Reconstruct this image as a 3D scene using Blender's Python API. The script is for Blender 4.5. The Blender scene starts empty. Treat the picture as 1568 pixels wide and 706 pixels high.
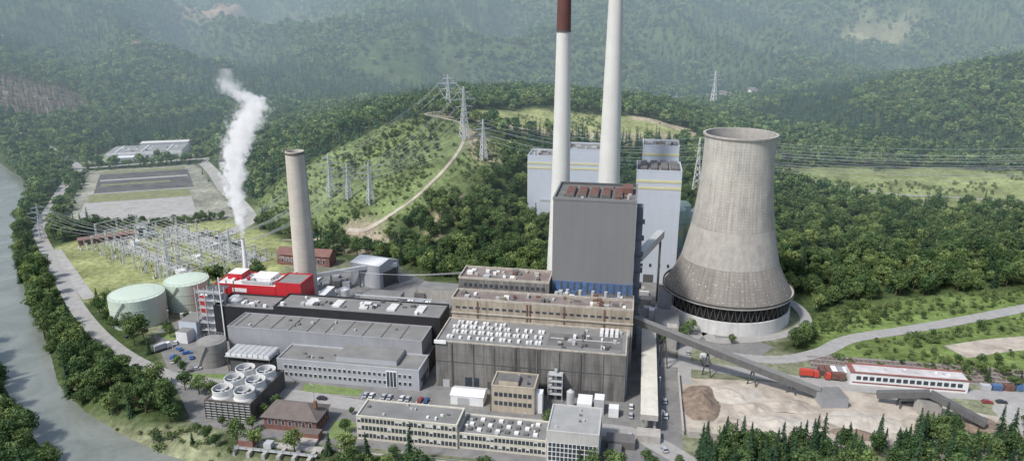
import bpy, math, random
import numpy as np
from mathutils import Vector, noise as mn
random.seed(7); rng=np.random.default_rng(7)
sc=bpy.context.scene
CA=math.cos(math.radians(10)); SA=math.sin(math.radians(10))
def W(u,v): return (u*CA+v*SA, -u*SA+v*CA)      # plant grid -> world
def WP(poly): return [W(*p) for p in poly]

# ------------------------------------------------------------------ materials
MATS={}
def new_mat(name):
    m=bpy.data.materials.new(name); m.use_nodes=True
    nt=m.node_tree; nt.nodes.clear()
    o=nt.nodes.new('ShaderNodeOutputMaterial'); return m,nt,o
def N(nt,t,**k):
    n=nt.nodes.new(t)
    for a,b in k.items():
        if a in ('ins',):
            for i,val in b.items(): n.inputs[i].default_value=val
        else: setattr(n,a,b)
    return n
def mat(name,col,rough=0.8,var=0.18,scale=0.25,streak=0.0,metal=0.0,streak_col=None,panel=None,dirt=0.0,dirt_col=(0.12,0.08,0.05),pc=0.88):
    if name in MATS: return MATS[name]
    m,nt,o=new_mat(name); L=nt.links.new
    b=N(nt,'ShaderNodeBsdfPrincipled'); b.inputs['Roughness'].default_value=rough; b.inputs['Metallic'].default_value=metal
    tc=N(nt,'ShaderNodeTexCoord')
    nz=N(nt,'ShaderNodeTexNoise',ins={'Scale':scale,'Detail':6.0,'Roughness':0.65}); L(tc.outputs['Object'],nz.inputs['Vector'])
    mr=N(nt,'ShaderNodeMapRange',ins={'From Min':0.3,'From Max':0.7,'To Min':1-var,'To Max':1+var}); L(nz.outputs['Fac'],mr.inputs['Value'])
    mul=N(nt,'ShaderNodeVectorMath',operation='SCALE'); mul.inputs[0].default_value=col[:3]; L(mr.outputs[0],mul.inputs['Scale'])
    cur=mul.outputs[0]
    if streak>0:
        mp=N(nt,'ShaderNodeMapping'); mp.inputs['Scale'].default_value=(0.45,0.45,0.03); L(tc.outputs['Object'],mp.inputs['Vector'])
        n2=N(nt,'ShaderNodeTexNoise',ins={'Scale':1.0,'Detail':6.0,'Roughness':0.7}); L(mp.outputs[0],n2.inputs['Vector'])
        r2=N(nt,'ShaderNodeMapRange',ins={'From Min':0.42,'From Max':0.72,'To Min':0.0,'To Max':streak}); L(n2.outputs['Fac'],r2.inputs['Value'])
        mx=N(nt,'ShaderNodeMix',data_type='RGBA'); L(r2.outputs[0],mx.inputs[0]); L(cur,mx.inputs[6])
        sc_=streak_col or tuple(c*0.35 for c in col[:3]); mx.inputs[7].default_value=(*sc_,1); cur=mx.outputs[2]
    if dirt>0:
        n3=N(nt,'ShaderNodeTexNoise',ins={'Scale':0.09,'Detail':8.0,'Roughness':0.7}); L(tc.outputs['Object'],n3.inputs['Vector'])
        r3=N(nt,'ShaderNodeMapRange',ins={'From Min':0.47,'From Max':0.66,'To Min':0.0,'To Max':dirt}); L(n3.outputs['Fac'],r3.inputs['Value'])
        mx=N(nt,'ShaderNodeMix',data_type='RGBA'); L(r3.outputs[0],mx.inputs[0]); L(cur,mx.inputs[6]); mx.inputs[7].default_value=(*dirt_col,1); cur=mx.outputs[2]
    if panel:
        sp=N(nt,'ShaderNodeSeparateXYZ'); L(tc.outputs['Object'],sp.inputs[0])
        acc=None
        for ax,p in zip('XYZ',panel):
            if not p: continue
            d=N(nt,'ShaderNodeMath',operation='DIVIDE'); L(sp.outputs[ax],d.inputs[0]); d.inputs[1].default_value=p
            f=N(nt,'ShaderNodeMath',operation='FRACT'); L(d.outputs[0],f.inputs[0])
            g=N(nt,'ShaderNodeMath',operation='LESS_THAN'); L(f.outputs[0],g.inputs[0]); g.inputs[1].default_value=min(0.2,0.25/p) if p>1.5 else .2
            if acc is None: acc=g.outputs[0]
            else:
                a=N(nt,'ShaderNodeMath',operation='MAXIMUM'); L(acc,a.inputs[0]); L(g.outputs[0],a.inputs[1]); acc=a.outputs[0]
        s=N(nt,'ShaderNodeMapRange',ins={'To Min':1.0,'To Max':pc}); L(acc,s.inputs['Value'])
        mm=N(nt,'ShaderNodeVectorMath',operation='SCALE'); L(cur,mm.inputs[0]); L(s.outputs[0],mm.inputs['Scale']); cur=mm.outputs[0]
    L(cur,b.inputs['Base Color']); L(b.outputs[0],o.inputs[0])
    MATS[name]=m; return m
def foliage(name,c1,c2,trans=0.3):
    m,nt,o=new_mat(name); L=nt.links.new
    oi=N(nt,'ShaderNodeObjectInfo'); at=N(nt,'ShaderNodeAttribute',attribute_name='cl')
    mx=N(nt,'ShaderNodeMix',data_type='RGBA'); mx.inputs[6].default_value=(*c1,1); mx.inputs[7].default_value=(*c2,1); L(oi.outputs['Random'],mx.inputs[0])
    mul=N(nt,'ShaderNodeVectorMath',operation='MULTIPLY'); L(mx.outputs[2],mul.inputs[0]); L(at.outputs['Color'],mul.inputs[1])
    d=N(nt,'ShaderNodeBsdfDiffuse'); t=N(nt,'ShaderNodeBsdfTranslucent'); L(mul.outputs[0],d.inputs[0]); L(mul.outputs[0],t.inputs[0])
    ms=N(nt,'ShaderNodeMixShader'); ms.inputs[0].default_value=trans; L(d.outputs[0],ms.inputs[1]); L(t.outputs[0],ms.inputs[2]); L(ms.outputs[0],o.inputs[0])
    return m

# ------------------------------------------------------------------ mesh builder
class B:
    def __init__(s): s.v=[];s.f=[];s.m=[];s.ml=[]
    def mi(s,m):
        if m not in s.ml: s.ml.append(m)
        return s.ml.index(m)
    def box(s,x0,x1,y0,y1,z0,z1,m,top=None):
        k=len(s.v); s.v+=[(x0,y0,z0),(x1,y0,z0),(x1,y1,z0),(x0,y1,z0),(x0,y0,z1),(x1,y0,z1),(x1,y1,z1),(x0,y1,z1)]
        a=s.mi(m); t=s.mi(top) if top else a
        for q,mm in (((0,3,2,1),a),((4,5,6,7),t),((0,1,5,4),a),((1,2,6,5),a),((2,3,7,6),a),((3,0,4,7),a)):
            s.f.append(tuple(k+i for i in q)); s.m.append(mm)
    def hall(s,x0,x1,y0,y1,z0,z1,m,top,rim=0.6,rm=None,rw=0.5):
        s.box(x0,x1,y0,y1,z0,z1,m,top); rm=rm or m; e=0.06
        s.box(x0-e,x1+e,y0-e,y0+rw,z1,z1+rim,rm); s.box(x0-e,x1+e,y1-rw,y1+e,z1,z1+rim,rm)
        s.box(x0-e,x0+rw,y0+rw,y1-rw,z1,z1+rim,rm); s.box(x1-rw,x1+e,y0+rw,y1-rw,z1,z1+rim,rm)
    def poly(s,P,m):
        k=len(s.v); s.v+=[tuple(p) for p in P]; s.f.append(tuple(range(k,k+len(P)))); s.m.append(s.mi(m))
    def beam(s,p,q,w,m,w2=None,up=(0,0,1)):
        p=Vector(p);q=Vector(q);d=(q-p)
        if d.length<1e-6: return
        d.normalize(); upv=Vector(up)
        if abs(d.dot(upv))>0.95: upv=Vector((1,0,0))
        a=d.cross(upv).normalized(); b=a.cross(d).normalized(); h=(w2 or w)/2; w=w/2
        k=len(s.v)
        for c in (p,q):
            for i,j in ((-1,-1),(1,-1),(1,1),(-1,1)): s.v.append(tuple(c+a*w*i+b*h*j))
        mm=s.mi(m)
        for qd in ((0,1,2,3),(7,6,5,4),(0,4,5,1),(1,5,6,2),(2,6,7,3),(3,7,4,0)): s.f.append(tuple(k+i for i in qd)); s.m.append(mm)
    def lathe(s,cx,cy,prof,n,m,cap=True,capm=None,bottom=False):
        k=len(s.v); mm=s.mi(m)
        for r,z in prof:
            for i in range(n):
                a=2*math.pi*i/n; s.v.append((cx+r*math.cos(a),cy+r*math.sin(a),z))
        for j in range(len(prof)-1):
            for i in range(n):
                i2=(i+1)%n; s.f.append((k+j*n+i,k+j*n+i2,k+(j+1)*n+i2,k+(j+1)*n+i)); s.m.append(mm)
        if cap: s.f.append(tuple(k+(len(prof)-1)*n+i for i in range(n))); s.m.append(s.mi(capm) if capm else mm)
    def obj(s,name,plant=True,loc=(0,0,0),rot=0,smooth=False):
        me=bpy.data.meshes.new(name); me.from_pydata(s.v,[],s.f)
        for m in s.ml: me.materials.append(m)
        me.polygons.foreach_set('material_index',s.m)
        if smooth: me.polygons.foreach_set('use_smooth',[True]*len(s.f))
        me.update(); o=bpy.data.objects.new(name,me); sc.collection.objects.link(o)
        if plant: o.rotation_euler[2]=math.radians(-10)
        else: o.location=loc; o.rotation_euler[2]=rot
        return o

# ------------------------------------------------------------------ land-use outlines (world metres)
SITE=WP([(-292,332),(-240,303),(-214,276),(-196,256),(-180,246),(-176,232),(-140,226),(-10,227),(22,230),(60,226),(60,250),(160,255),(190,290),(160,322),(95,330),(70,345),(95,370),(80,415),(30,432),(-5,432),(-5,402),(-60,395),(-120,402),(-150,425),(-195,432),(-228,430),(-215,395),(-225,362),(-270,362)])
SWITCH=[(-322,478),(-292,536),(-224,560),(-150,485),(-140,430),(-204,402),(-245,382)]
LOT=[(-340,525),(-432,730),(-335,765),(-215,560),(-262,538)]
WHS=[(-460,765),(-350,785),(-365,870),(-470,860)]
SHRUB=[(-215,590),(-154,610),(-99,620),(-30,612),(-5,590),(-12,548),(-40,505),(-75,488),(-92,470),(-115,488),(-150,515),(-205,545)]
MEADOW=[(-60,655),(-40,640),(40,652),(100,662),(172,695),(186,735),(120,745),(20,730)]
FIELD=[(185,668),(250,690),(390,692),(480,682),(700,690),(700,560),(410,545),(330,572),(240,622)]
LOWSHRUB=[(140,300),(150,330),(160,358),(178,376),(230,390),(330,402),(600,405),(600,290),(260,285),(200,275)]
SAND=WP([(22,259),(22,306),(98,308),(155,296),(160,262)])
RIVER=[(-640,900),(-560,790),(-462,682),(-405,580),(-364,508),(-309,428),(-260,368),(-230,328),(-207,296),(-182,273),(-158,256),(-136,243),(-112,232),(-69,228),(-20,222),(60,208),(150,195),(400,180),(400,60),(-100,60),(-158,225),(-196,262),(-255,325),(-312,382),(-372,450),(-425,520),(-480,590),(-520,670),(-640,830)]
BANK=[(-215,300),(-190,275),(-150,258),(-120,255),(-110,240),(-60,232),(-60,225),(-110,228),(-150,240),(-200,280)]
CLEAR1=[(-930,2100),(-790,2050),(-640,2130),(-660,2280),(-790,2330),(-900,2250)]
CLEAR2=[(150,2130),(360,2090),(500,2170),(300,2230)]
CLEAR3=[(780,1790),(900,1770),(980,1825),(840,1860)]
CLEAR4=[(-750,1470),(-712,1450),(-680,1540),(-728,1580)]
CLEAR5=[(-180,1840),(-60,1800),(10,1835),(-90,1890)]
CLEAR6=[(480,1560),(560,1545),(620,1590),(520,1600)]
DEAD=[(-800,900),(-620,960),(-590,1040),(-660,1110),(-850,1090)]
def inpoly(X,Y,P):
    r=np.zeros(X.shape,bool); n=len(P); j=n-1
    for i in range(n):
        xi,yi=P[i]; xj,yj=P[j]
        c=((yi>Y)!=(yj>Y))&(X<(xj-xi)*(Y-yi)/((yj-yi) or 1e-9)+xi); r^=c; j=i
    return r
def pdist(X,Y,P,closed=True):
    d=np.full(X.shape,1e9); n=len(P)
    for i in range(n if closed else n-1):
        ax,ay=P[i]; bx,by=P[(i+1)%n]; dx,dy=bx-ax,by-ay
        t=np.clip(((X-ax)*dx+(Y-ay)*dy)/(dx*dx+dy*dy+1e-9),0,1); d=np.minimum(d,np.hypot(X-ax-t*dx,Y-ay-t*dy))
    return d
def sdist(X,Y,P): d=pdist(X,Y,P); return np.where(inpoly(X,Y,P),-d,d)

# ------------------------------------------------------------------ terrain
CP=[(-100,230,0),(0,230,0),(100,230,0),(250,230,0),(400,250,1),(600,300,5),(-200,300,0),(0,330,0),(200,330,0),(300,400,2),(450,400,4),(700,450,12),
(-300,600,0),(-370,600,0),(-330,700,0),(-420,700,0),(-400,800,1),(-470,830,1),(-500,930,4),(-250,480,0),(-180,500,0),(-230,560,1),(-250,650,1),
(-160,545,4),(-120,468,3),(-68,438,2),(0,435,2),(80,442,1),(120,480,3),(11,525,12),(66,525,6),
(-99,605,66),(-45,600,67),(-154,605,42),(-205,590,18),(-104,500,20),(-112,550,36),(-40,530,40),(-37,482,25),(-60,450,6),(-2,545,38),(-2,640,58),(75,720,54),(143,740,50),(162,690,34),(60,600,36),(110,560,16),
(-57,780,69),(-20,800,66),(-194,770,40),(-285,720,11),(-355,850,5),(-120,760,60),(80,820,62),(160,830,55),(-130,690,60),
(-200,1000,30),(0,1000,50),(200,1000,25),(-400,1000,8),(-300,900,14),(-410,1200,18),
(100,1200,8),(-100,1300,8),(300,1300,3),(700,1300,40),(-500,1350,38),
(-525,735,3),(-610,1000,18),(-700,1010,45),(-880,1300,112),(-595,1150,26),(-750,1500,78),(-1200,1800,190),(-1100,1400,160),(-1500,1500,240),(-1200,900,150),(-900,700,80),(-800,850,60),(-700,400,20),(-550,500,4),
(-730,2200,75),(-600,1750,50),(-710,1600,92),(-415,1650,95),(0,1650,85),(400,1700,85),(900,1700,115),
(0,2100,185),(500,2100,170),(1100,2100,200),(-300,2100,170),(-1100,2200,200),
(0,2700,290),(700,2700,300),(1500,2600,330),(-850,2900,210),(-1500,2600,320),(0,4500,380),(2500,4500,380),(-2500,4500,380),(-2500,1500,320),(2500,1500,220),(0,7000,420),(4500,3000,300),(-4500,3000,300),
(200,600,22),(250,500,3),(340,600,7),(405,560,6),(260,690,10),(385,690,10),(480,650,9),(400,480,4),(150,440,1),
(650,950,92),(514,950,58),(392,950,33),(490,770,18),(900,900,130),(700,700,40),(1000,1200,80),(600,1250,35),(1000,600,60),(280,850,22),(230,950,26)]
CP=np.array(CP,float)
d=np.hypot(CP[:,None,0]-CP[None,:,0],CP[:,None,1]-CP[None,:,1])
n=len(CP); Am=np.zeros((n+1,n+1)); Am[:n,:n]=d; Am[:n,n]=1; Am[n,:n]=1
sol=np.linalg.solve(Am,np.append(CP[:,2],0))
def rbf(X,Y):
    h=np.full(X.shape,sol[n])
    for i in range(n): h+=sol[i]*np.sqrt((X-CP[i,0])**2+(Y-CP[i,1])**2+16)
    return h
def axis(a,b,step,lo,hi,g):
    x=list(np.arange(a,b+.1,step)); s=step
    while x[-1]<hi: s*=g; x.append(x[-1]+s)
    s=step
    while x[0]>lo: s*=g; x.insert(0,x[0]-s)
    return np.array(x)
xs=axis(-620,620,5,-6000,6000,1.07); ys=axis(200,830,5,0,7500,1.045)
GX,GY=np.meshgrid(xs,ys)
GZ=rbf(GX,GY)
def sm(a,b,x): t=np.clip((x-a)/(b-a),0,1); return t*t*(3-2*t)
def nfield(X,Y,f,o=4,seed=0.0,H=0.9):
    return np.array([mn.fractal((x*f+seed,y*f+seed*2,seed),H,2.0,o) for x,y in zip(X.ravel(),Y.ravel())]).reshape(X.shape)
far=np.maximum(sm(1050,1700,GY),sm(700,1400,np.abs(GX)))
nz=nfield(GX+GY*.3,GY*.75,1/430.,4,3.3)
GZ+= far*(1-np.abs(nz)*2.6)*84*sm(950,2000,np.hypot(GX,GY)) - far*34
GZ+= sm(420,560,GY)*nfield(GX,GY,1/90.,3,9.1)*3.0
flat=np.minimum.reduce([sdist(GX,GY,SITE),sdist(GX,GY,SWITCH),sdist(GX,GY,LOT),sdist(GX,GY,WHS)])
GZ=np.where(GY<420,np.clip(GZ,0,99)*sm(300,420,np.abs(GX)+GY*0.3),GZ)
GZ=GZ*sm(6,45,flat)
rd=sdist(GX,GY,RIVER)
rf=1-sm(-6,9,rd)
GZ=GZ*(1-rf)+rf*(-8.0)
def HT(X,Y):
    X=np.asarray(X,float);Y=np.asarray(Y,float)
    i=np.clip(np.searchsorted(xs,X)-1,0,len(xs)-2); j=np.clip(np.searchsorted(ys,Y)-1,0,len(ys)-2)
    a=(X-xs[i])/(xs[i+1]-xs[i]); b=(Y-ys[j])/(ys[j+1]-ys[j])
    return (GZ[j,i]*(1-a)*(1-b)+GZ[j,i+1]*a*(1-b)+GZ[j+1,i]*(1-a)*b+GZ[j+1,i+1]*a*b)
def hz(x,y): return float(HT(x,y))
nx,ny=len(xs),len(ys)
V=np.stack([GX,GY,GZ],-1).reshape(-1,3)
idx=np.arange(nx*ny).reshape(ny,nx)
F=np.stack([idx[:-1,:-1],idx[:-1,1:],idx[1:,1:],idx[1:,:-1]],-1).reshape(-1,4)
me=bpy.data.meshes.new('terrain'); me.from_pydata(V.tolist(),[],F.tolist()); me.polygons.foreach_set('use_smooth',[True]*len(F))
col=np.zeros((ny,nx,4)); col[...]=(0.06,0.085,0.035,1)
def paint(P,c,soft=4):
    w=(1-sm(-soft,soft,sdist(GX,GY,P)))[...,None]; col[...,:3]=col[...,:3]*(1-w)+np.array(c)*w
paint(LOWSHRUB,(0.14,0.19,0.065)); paint(SHRUB,(0.15,0.19,0.08),6); paint(MEADOW,(0.27,0.29,0.13),8); paint(FIELD,(0.23,0.26,0.115),8)
paint(BANK,(0.19,0.20,0.12),3)
paint([(-118,500),(-98,492),(-82,475),(-95,462),(-125,480)],(0.34,0.29,0.22),6)
paint([(-60,470),(-48,500),(-38,512),(-30,500),(-48,466)],(0.26,0.23,0.15),5)
paint([(-40,600),(-32,560),(-22,550),(-10,556),(-25,600)],(0.33,0.28,0.2),5)
paint([(-80,640),(-60,625),(120,650),(190,705),(170,715),(60,668)],(0.32,0.29,0.19),5)
paint([(120,735),(190,725),(200,745),(120,752)],(0.36,0.31,0.22),5)
paint(CLEAR1,(0.28,0.20,0.14),30); paint(CLEAR2,(0.20,0.20,0.12),30); paint(CLEAR3,(0.22,0.21,0.13),25); paint(CLEAR4,(0.26,0.17,0.12),20); paint(CLEAR5,(0.2,0.24,0.11),20); paint(CLEAR6,(0.2,0.25,0.11),15); paint(DEAD,(0.20,0.17,0.13),30)
paint(SWITCH,(0.26,0.28,0.13),4); paint(LOT,(0.27,0.27,0.22),3); paint(WHS,(0.2,0.22,0.14),4)
paint(SITE,(0.19,0.20,0.13),3)
ca=me.color_attributes.new('col','FLOAT_COLOR','POINT'); ca.data.foreach_set('color',col.reshape(-1))
m,nt,o=new_mat('terrain_ground'); L=nt.links.new
at=N(nt,'ShaderNodeAttribute',attribute_name='col'); tc=N(nt,'ShaderNodeTexCoord')
n1=N(nt,'ShaderNodeTexNoise',ins={'Scale':0.035,'Detail':8.0,'Roughness':0.7}); L(tc.outputs['Object'],n1.inputs['Vector'])
n2=N(nt,'ShaderNodeTexNoise',ins={'Scale':0.3,'Detail':6.0,'Roughness':0.75}); L(tc.outputs['Object'],n2.inputs['Vector'])
r1=N(nt,'ShaderNodeMapRange',ins={'From Min':0.3,'From Max':0.7,'To Min':0.5,'To Max':1.5}); L(n1.outputs['Fac'],r1.inputs['Value'])
r2=N(nt,'ShaderNodeMapRange',ins={'From Min':0.3,'From Max':0.7,'To Min':0.5,'To Max':1.5}); L(n2.outputs['Fac'],r2.inputs['Value'])
mm=N(nt,'ShaderNodeMath',operation='MULTIPLY'); L(r1.outputs[0],mm.inputs[0]); L(r2.outputs[0],mm.inputs[1])
vs=N(nt,'ShaderNodeVectorMath',operation='SCALE'); L(at.outputs['Color'],vs.inputs[0]); L(mm.outputs[0],vs.inputs['Scale'])
bs=N(nt,'ShaderNodeBsdfDiffuse'); L(vs.outputs[0],bs.inputs[0]); L(bs.outputs[0],o.inputs[0])
me.materials.append(m)
ter=bpy.data.objects.new('terrain',me); sc.collection.objects.link(ter)

# water
m,nt,o=new_mat('river_water'); L=nt.links.new
b=N(nt,'ShaderNodeBsdfPrincipled'); b.inputs['Roughness'].default_value=0.2
tc=N(nt,'ShaderNodeTexCoord'); nn=N(nt,'ShaderNodeTexNoise',ins={'Scale':0.5,'Detail':6.0,'Roughness':0.7}); L(tc.outputs['Object'],nn.inputs['Vector'])
nb=N(nt,'ShaderNodeTexNoise',ins={'Scale':0.035,'Detail':6.0,'Roughness':0.65,'Distortion':1.0}); L(tc.outputs['Object'],nb.inputs['Vector'])
cr=N(nt,'ShaderNodeValToRGB'); cr.color_ramp.elements[0].position=.35; cr.color_ramp.elements[0].color=(.16,.175,.15,1); cr.color_ramp.elements[1].position=.7; cr.color_ramp.elements[1].color=(.25,.265,.24,1); L(nb.outputs['Fac'],cr.inputs[0]); L(cr.outputs[0],b.inputs['Base Color'])
bp=N(nt,'ShaderNodeBump',ins={'Strength':0.4,'Distance':0.35}); L(nn.outputs['Fac'],bp.inputs['Height']); L(bp.outputs[0],b.inputs['Normal'])
L(b.outputs[0],o.inputs[0]); WAT=m
bb=B(); bb.poly([(-720,0,-4),(500,0,-4),(500,232,-4),(-60,252,-4),(-600,960,-4),(-760,960,-4)],WAT)
bb.obj('river',plant=False)

# ------------------------------------------------------------------ common materials
ASPH=mat('asphalt',(0.18,0.178,0.172),0.9,0.25,0.15,dirt=0.5,dirt_col=(0.28,0.265,0.24))
ROAD=mat('road_surface',(0.32,0.31,0.295),0.9,0.15,0.3)
GRAV=mat('gravel',(0.36,0.35,0.33),0.95,0.2,0.2,dirt=0.5,dirt_col=(0.24,0.24,0.18))
DKGR=mat('dark_gravel',(0.085,0.08,0.078),0.95,0.3,0.1,dirt=0.6,dirt_col=(0.18,0.18,0.14))
GRASS=mat('lawn_grass',(0.15,0.21,0.07),0.95,0.35,0.3,dirt=.5,dirt_col=(.2,.2,.1))
DRYG=mat('dry_grass',(0.20,0.21,0.10),0.95,0.35,0.2,dirt=.6,dirt_col=(.13,.16,.06))
SANDM=mat('sand_ground',(0.43,0.38,0.315),0.95,0.25,0.12,dirt=0.7,dirt_col=(0.24,0.195,0.155))
BROWN=mat('brown_heap',(0.21,0.16,0.12),0.95,0.4,0.4)
MARK=mat('road_marking_white',(0.75,0.75,0.72),0.7,0.1)
ROOF=mat('flat_roof_grey',(0.21,0.207,0.197),0.9,0.16,0.12,dirt=0.5,dirt_col=(0.14,0.138,0.13))
ROOFD=mat('flat_roof_dark',(0.14,0.135,0.13),0.9,0.2,0.15,dirt=0.45,dirt_col=(0.22,0.20,0.17))
ROOFR=mat('roof_rusty',(0.21,0.18,0.165),0.9,0.3,0.2,dirt=0.5,dirt_col=(0.15,0.09,0.075))
CONCD=mat('stained_concrete_dark',(0.205,0.195,0.18),0.9,0.2,0.12,streak=0.95,streak_col=(0.05,0.048,0.046),panel=(4.1,0,5.3),pc=.8,dirt=.5,dirt_col=(.09,.085,.08))
CONCB=mat('concrete_tan',(0.37,0.32,0.25),0.9,0.2,0.15,streak=0.75,streak_col=(0.13,0.105,0.085),panel=(4.1,0,0),pc=.85)
TRIM=mat('concrete_trim',(0.43,0.39,0.33),0.85,0.25,0.5,streak=.4)
METG=mat('boiler_cladding',(0.205,0.206,0.208),0.6,0.06,0.06,streak=0.3,streak_col=(0.15,0.15,0.152),panel=(1.3,1.3,9.0),pc=.93)
METB=mat('boiler_cladding_shaded',(0.12,0.14,0.17),0.6,0.12,0.1,streak=0.3,panel=(1.3,1.3,9.0),pc=.92)  # darker, bluer copy of the boiler cladding; right side's shade put into its colour
BLUE=mat('blue_paint',(0.08,0.15,0.30),0.5,0.3,0.8,streak=0.6,streak_col=(0.06,0.07,0.09))
WHCL=mat('white_cladding',(0.50,0.54,0.60),0.6,0.04,0.1,panel=(7.0,7.0,9.0),streak=.15,streak_col=(.41,.44,.49),pc=.93)
GRCL=mat('grey_cladding',(0.32,0.325,0.34),0.6,0.08,0.1,streak=0.2,panel=(1.2,1.2,0),pc=.94)
GRCL2=mat('light_grey_cladding',(0.41,0.42,0.44),0.6,0.08,0.1,streak=0.18,panel=(1.5,1.5,0),pc=.94)
YEL=mat('pale_yellow_band',(0.60,0.57,0.33),0.6,0.06)
WHITE=mat('white_paint',(0.74,0.74,0.73),0.5,0.1,streak=.12)
BLACK=mat('black_cladding',(0.022,0.022,0.026),0.5,0.2,0.2,panel=(3,3,0))
REDM=mat('red_cladding',(0.48,0.02,0.028),0.5,0.12,0.2,panel=(3,3,0))
GLASS=mat('window_glass',(0.05,0.06,0.075),0.15,0.3,0.7)
STEEL=mat('galvanised_steel',(0.42,0.43,0.43),0.6,0.1)
DSTEEL=mat('dark_steel',(0.09,0.09,0.09),0.6,0.2)
TANKG=mat('tank_pale_green',(0.50,0.58,0.48),0.6,0.06,0.1,streak=0.25,streak_col=(0.38,0.43,0.36))
TANKD=mat('tank_grey',(0.27,0.26,0.24),0.7,0.15,0.2,streak=0.3)
BRICK=mat('red_brick',(0.20,0.095,0.075),0.9,0.2,0.4)
TILE=mat('roof_tiles_brown',(0.15,0.125,0.11),0.9,0.2,0.3,panel=(0.9,0.9,0))
CREAM=mat('cream_render',(0.58,0.55,0.46),0.85,0.08,0.2,streak=0.25)
BEIGE=mat('beige_render',(0.46,0.40,0.31),0.85,0.1,0.2,streak=0.4)
STACKW=mat('white_stack_concrete',(0.64,0.64,0.60),0.8,0.06,0.1,streak=0.3,streak_col=(0.50,0.49,0.455))
STACKR=mat('stack_red_brown',(0.115,0.045,0.038),0.8,0.12,0.2)
STACKB=mat('stack_beige_concrete',(0.53,0.49,0.425),0.85,0.1,0.15,streak=0.35,streak_col=(.33,.30,.26),panel=(0,0,2.5),pc=.92)
CONC=mat('plain_concrete',(0.40,0.375,0.34),0.9,0.15,0.3,streak=0.3)
INS=mat('insulator_brown',(0.2,0.14,0.1),0.5,0.1)
REDT=mat('vehicle_red',(0.50,0.06,0.035),0.4,0.05)
RUST=mat('rusty_red_metal',(0.15,0.075,0.058),0.8,0.35,0.5)
WROOF=mat('white_roof',(0.62,0.61,0.59),0.7,0.12,.2,dirt=.3,dirt_col=(.4,.38,.35))

# ------------------------------------------------------------------ ground sheets
def sheet(name,P,m,z=0.03,world=False):
    bb=B(); Q=P if world else WP(P); bb.poly([(x,y,z) for x,y in Q],m); return bb.obj(name,plant=False)
def road(name,pts,w,m,lift=0.06,world=True,edge=False):
    P=[Vector(p) for p in (pts if world else WP(pts))]
    Q=[]
    for i in range(len(P)-1):
        p0=P[max(i-1,0)];p1=P[i];p2=P[i+1];p3=P[min(i+2,len(P)-1)]
        k=max(2,int((p2-p1).length/5))
        for j in range(k):
            t=j/k; Q.append(0.5*((2*p1)+(p2-p0)*t+(2*p0-5*p1+4*p2-p3)*t*t+(3*p1-p0-3*p2+p3)*t**3))
    Q.append(P[-1]); bb=B(); mi=bb.mi(m); ns=4
    for i,q in enumerate(Q):
        tg=(Q[min(i+1,len(Q)-1)]-Q[max(i-1,0)]).normalized(); nn=Vector((-tg.y,tg.x))
        for j in range(ns+1):
            p=q+nn*w*(j/ns-0.5); bb.v.append((p.x,p.y,hz(p.x,p.y)+lift))
    for i in range(len(Q)-1):
        for j in range(ns):
            a=i*(ns+1)+j; bb.f.append((a,a+ns+1,a+ns+2,a+1)); bb.m.append(mi)
    ROADS.append(([tuple(q) for q in Q],w)); return bb.obj(name,plant=False)
ROADS=[]
sheet('site_pavement',[(-240,305),(-196,258),(-172,233),(-140,228),(-12,229),(22,232),(22,330),(34,340),(60,330),(70,345),(45,365),(40,405),(28,425),(-4,428),(-5,402),(-60,393),(-120,400),(-150,420),(-190,410),(-215,395),(-225,360),(-235,350)],ASPH,0.02)
road('riverside_road',[(-356,525),(-323,481),(-293,442),(-266,407),(-238,372),(-212,343),(-190,322),(-172,308),(-156,298),(-140,290.5)],8,ROAD,0.07)
road('site_road',[(-190,264),(-165,261.5),(-141,260),(-110,257),(-85,255),(-40,255),(0,256),(12,250),(25,238),(45,218)],9,ROAD,0.06,world=False)
road('farm_road',[(95,322),(110,316),(129,314),(150,322),(169.5,336),(200,346),(230,355.6),(282,373),(340,392),(420,410)],8,ROAD,0.12)
road('farm_track',[(215,322),(245,330),(280,333),(340,330)],14,SANDM,0.1)
road('tower_access_road',[W(25,300),W(28,340),W(40,360),(100,335),(130,338),(155,355),(158,385),(140,410)],6,ROAD,0.09)
road('valley_road',[(-356,525),(-385,590),(-420,670),(-450,745),(-500,800),(-560,850),(-640,900)],8,ROAD,0.25)
road('cross_road',[(-330,770),(-345,790),(-440,745),(-480,755)],6,ROAD,0.2)
road('lot_access_road',[(-215,500),(-205,545),(-225,590),(-262,650),(-300,720),(-330,770)],11,GRAV,0.2)
road('hill_track',[(-165,500),(-125,495),(-100,488),(-75,500),(-50,540),(-38,580),(-45,612),(-75,632),(-60,660)],2.6,SANDM,0.3)
road('field_track',[(200,650),(260,640),(330,605),(410,585),(520,590),(640,600)],4,GRAV,0.35)
road('yard_road',[(60,312),(80,310),(110,300),(135,292),(170,285),(230,278),(320,270)],9,ROAD,0.05)
def lotq(a0,a1,b0,b1):
    P0,P1,P2,P3=Vector((-335,532)),Vector((-240,562)),Vector((-338,757)),Vector((-425,727))
    f=lambda a,b:tuple((P0*(1-a)+P1*a)*(1-b)+(P3*(1-a)+P2*a)*b)
    return [f(a0,b0),f(a1,b0),f(a1,b1),f(a0,b1)]
sheet('gravel_lot',lotq(0.03,0.9,0.04,0.35),GRAV,0.05,True)
sheet('dark_cinder_lot',lotq(0.08,0.95,0.52,0.92),DKGR,0.05,True)
sheet('grass_strip',lotq(0.05,0.9,0.36,0.5),DRYG,0.04,True)
sheet('grass_strip',lotq(0.12,0.75,0.66,0.69),DRYG,0.07,True); sheet('gravel_strip',lotq(0.1,0.93,0.76,0.79),GRAV,0.07,True); sheet('grass_strip',lotq(0.1,0.93,0.93,0.98),DRYG,0.07,True); sheet('gravel_strip',lotq(0.0,0.97,0.505,0.52),GRAV,0.075,True)
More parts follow.
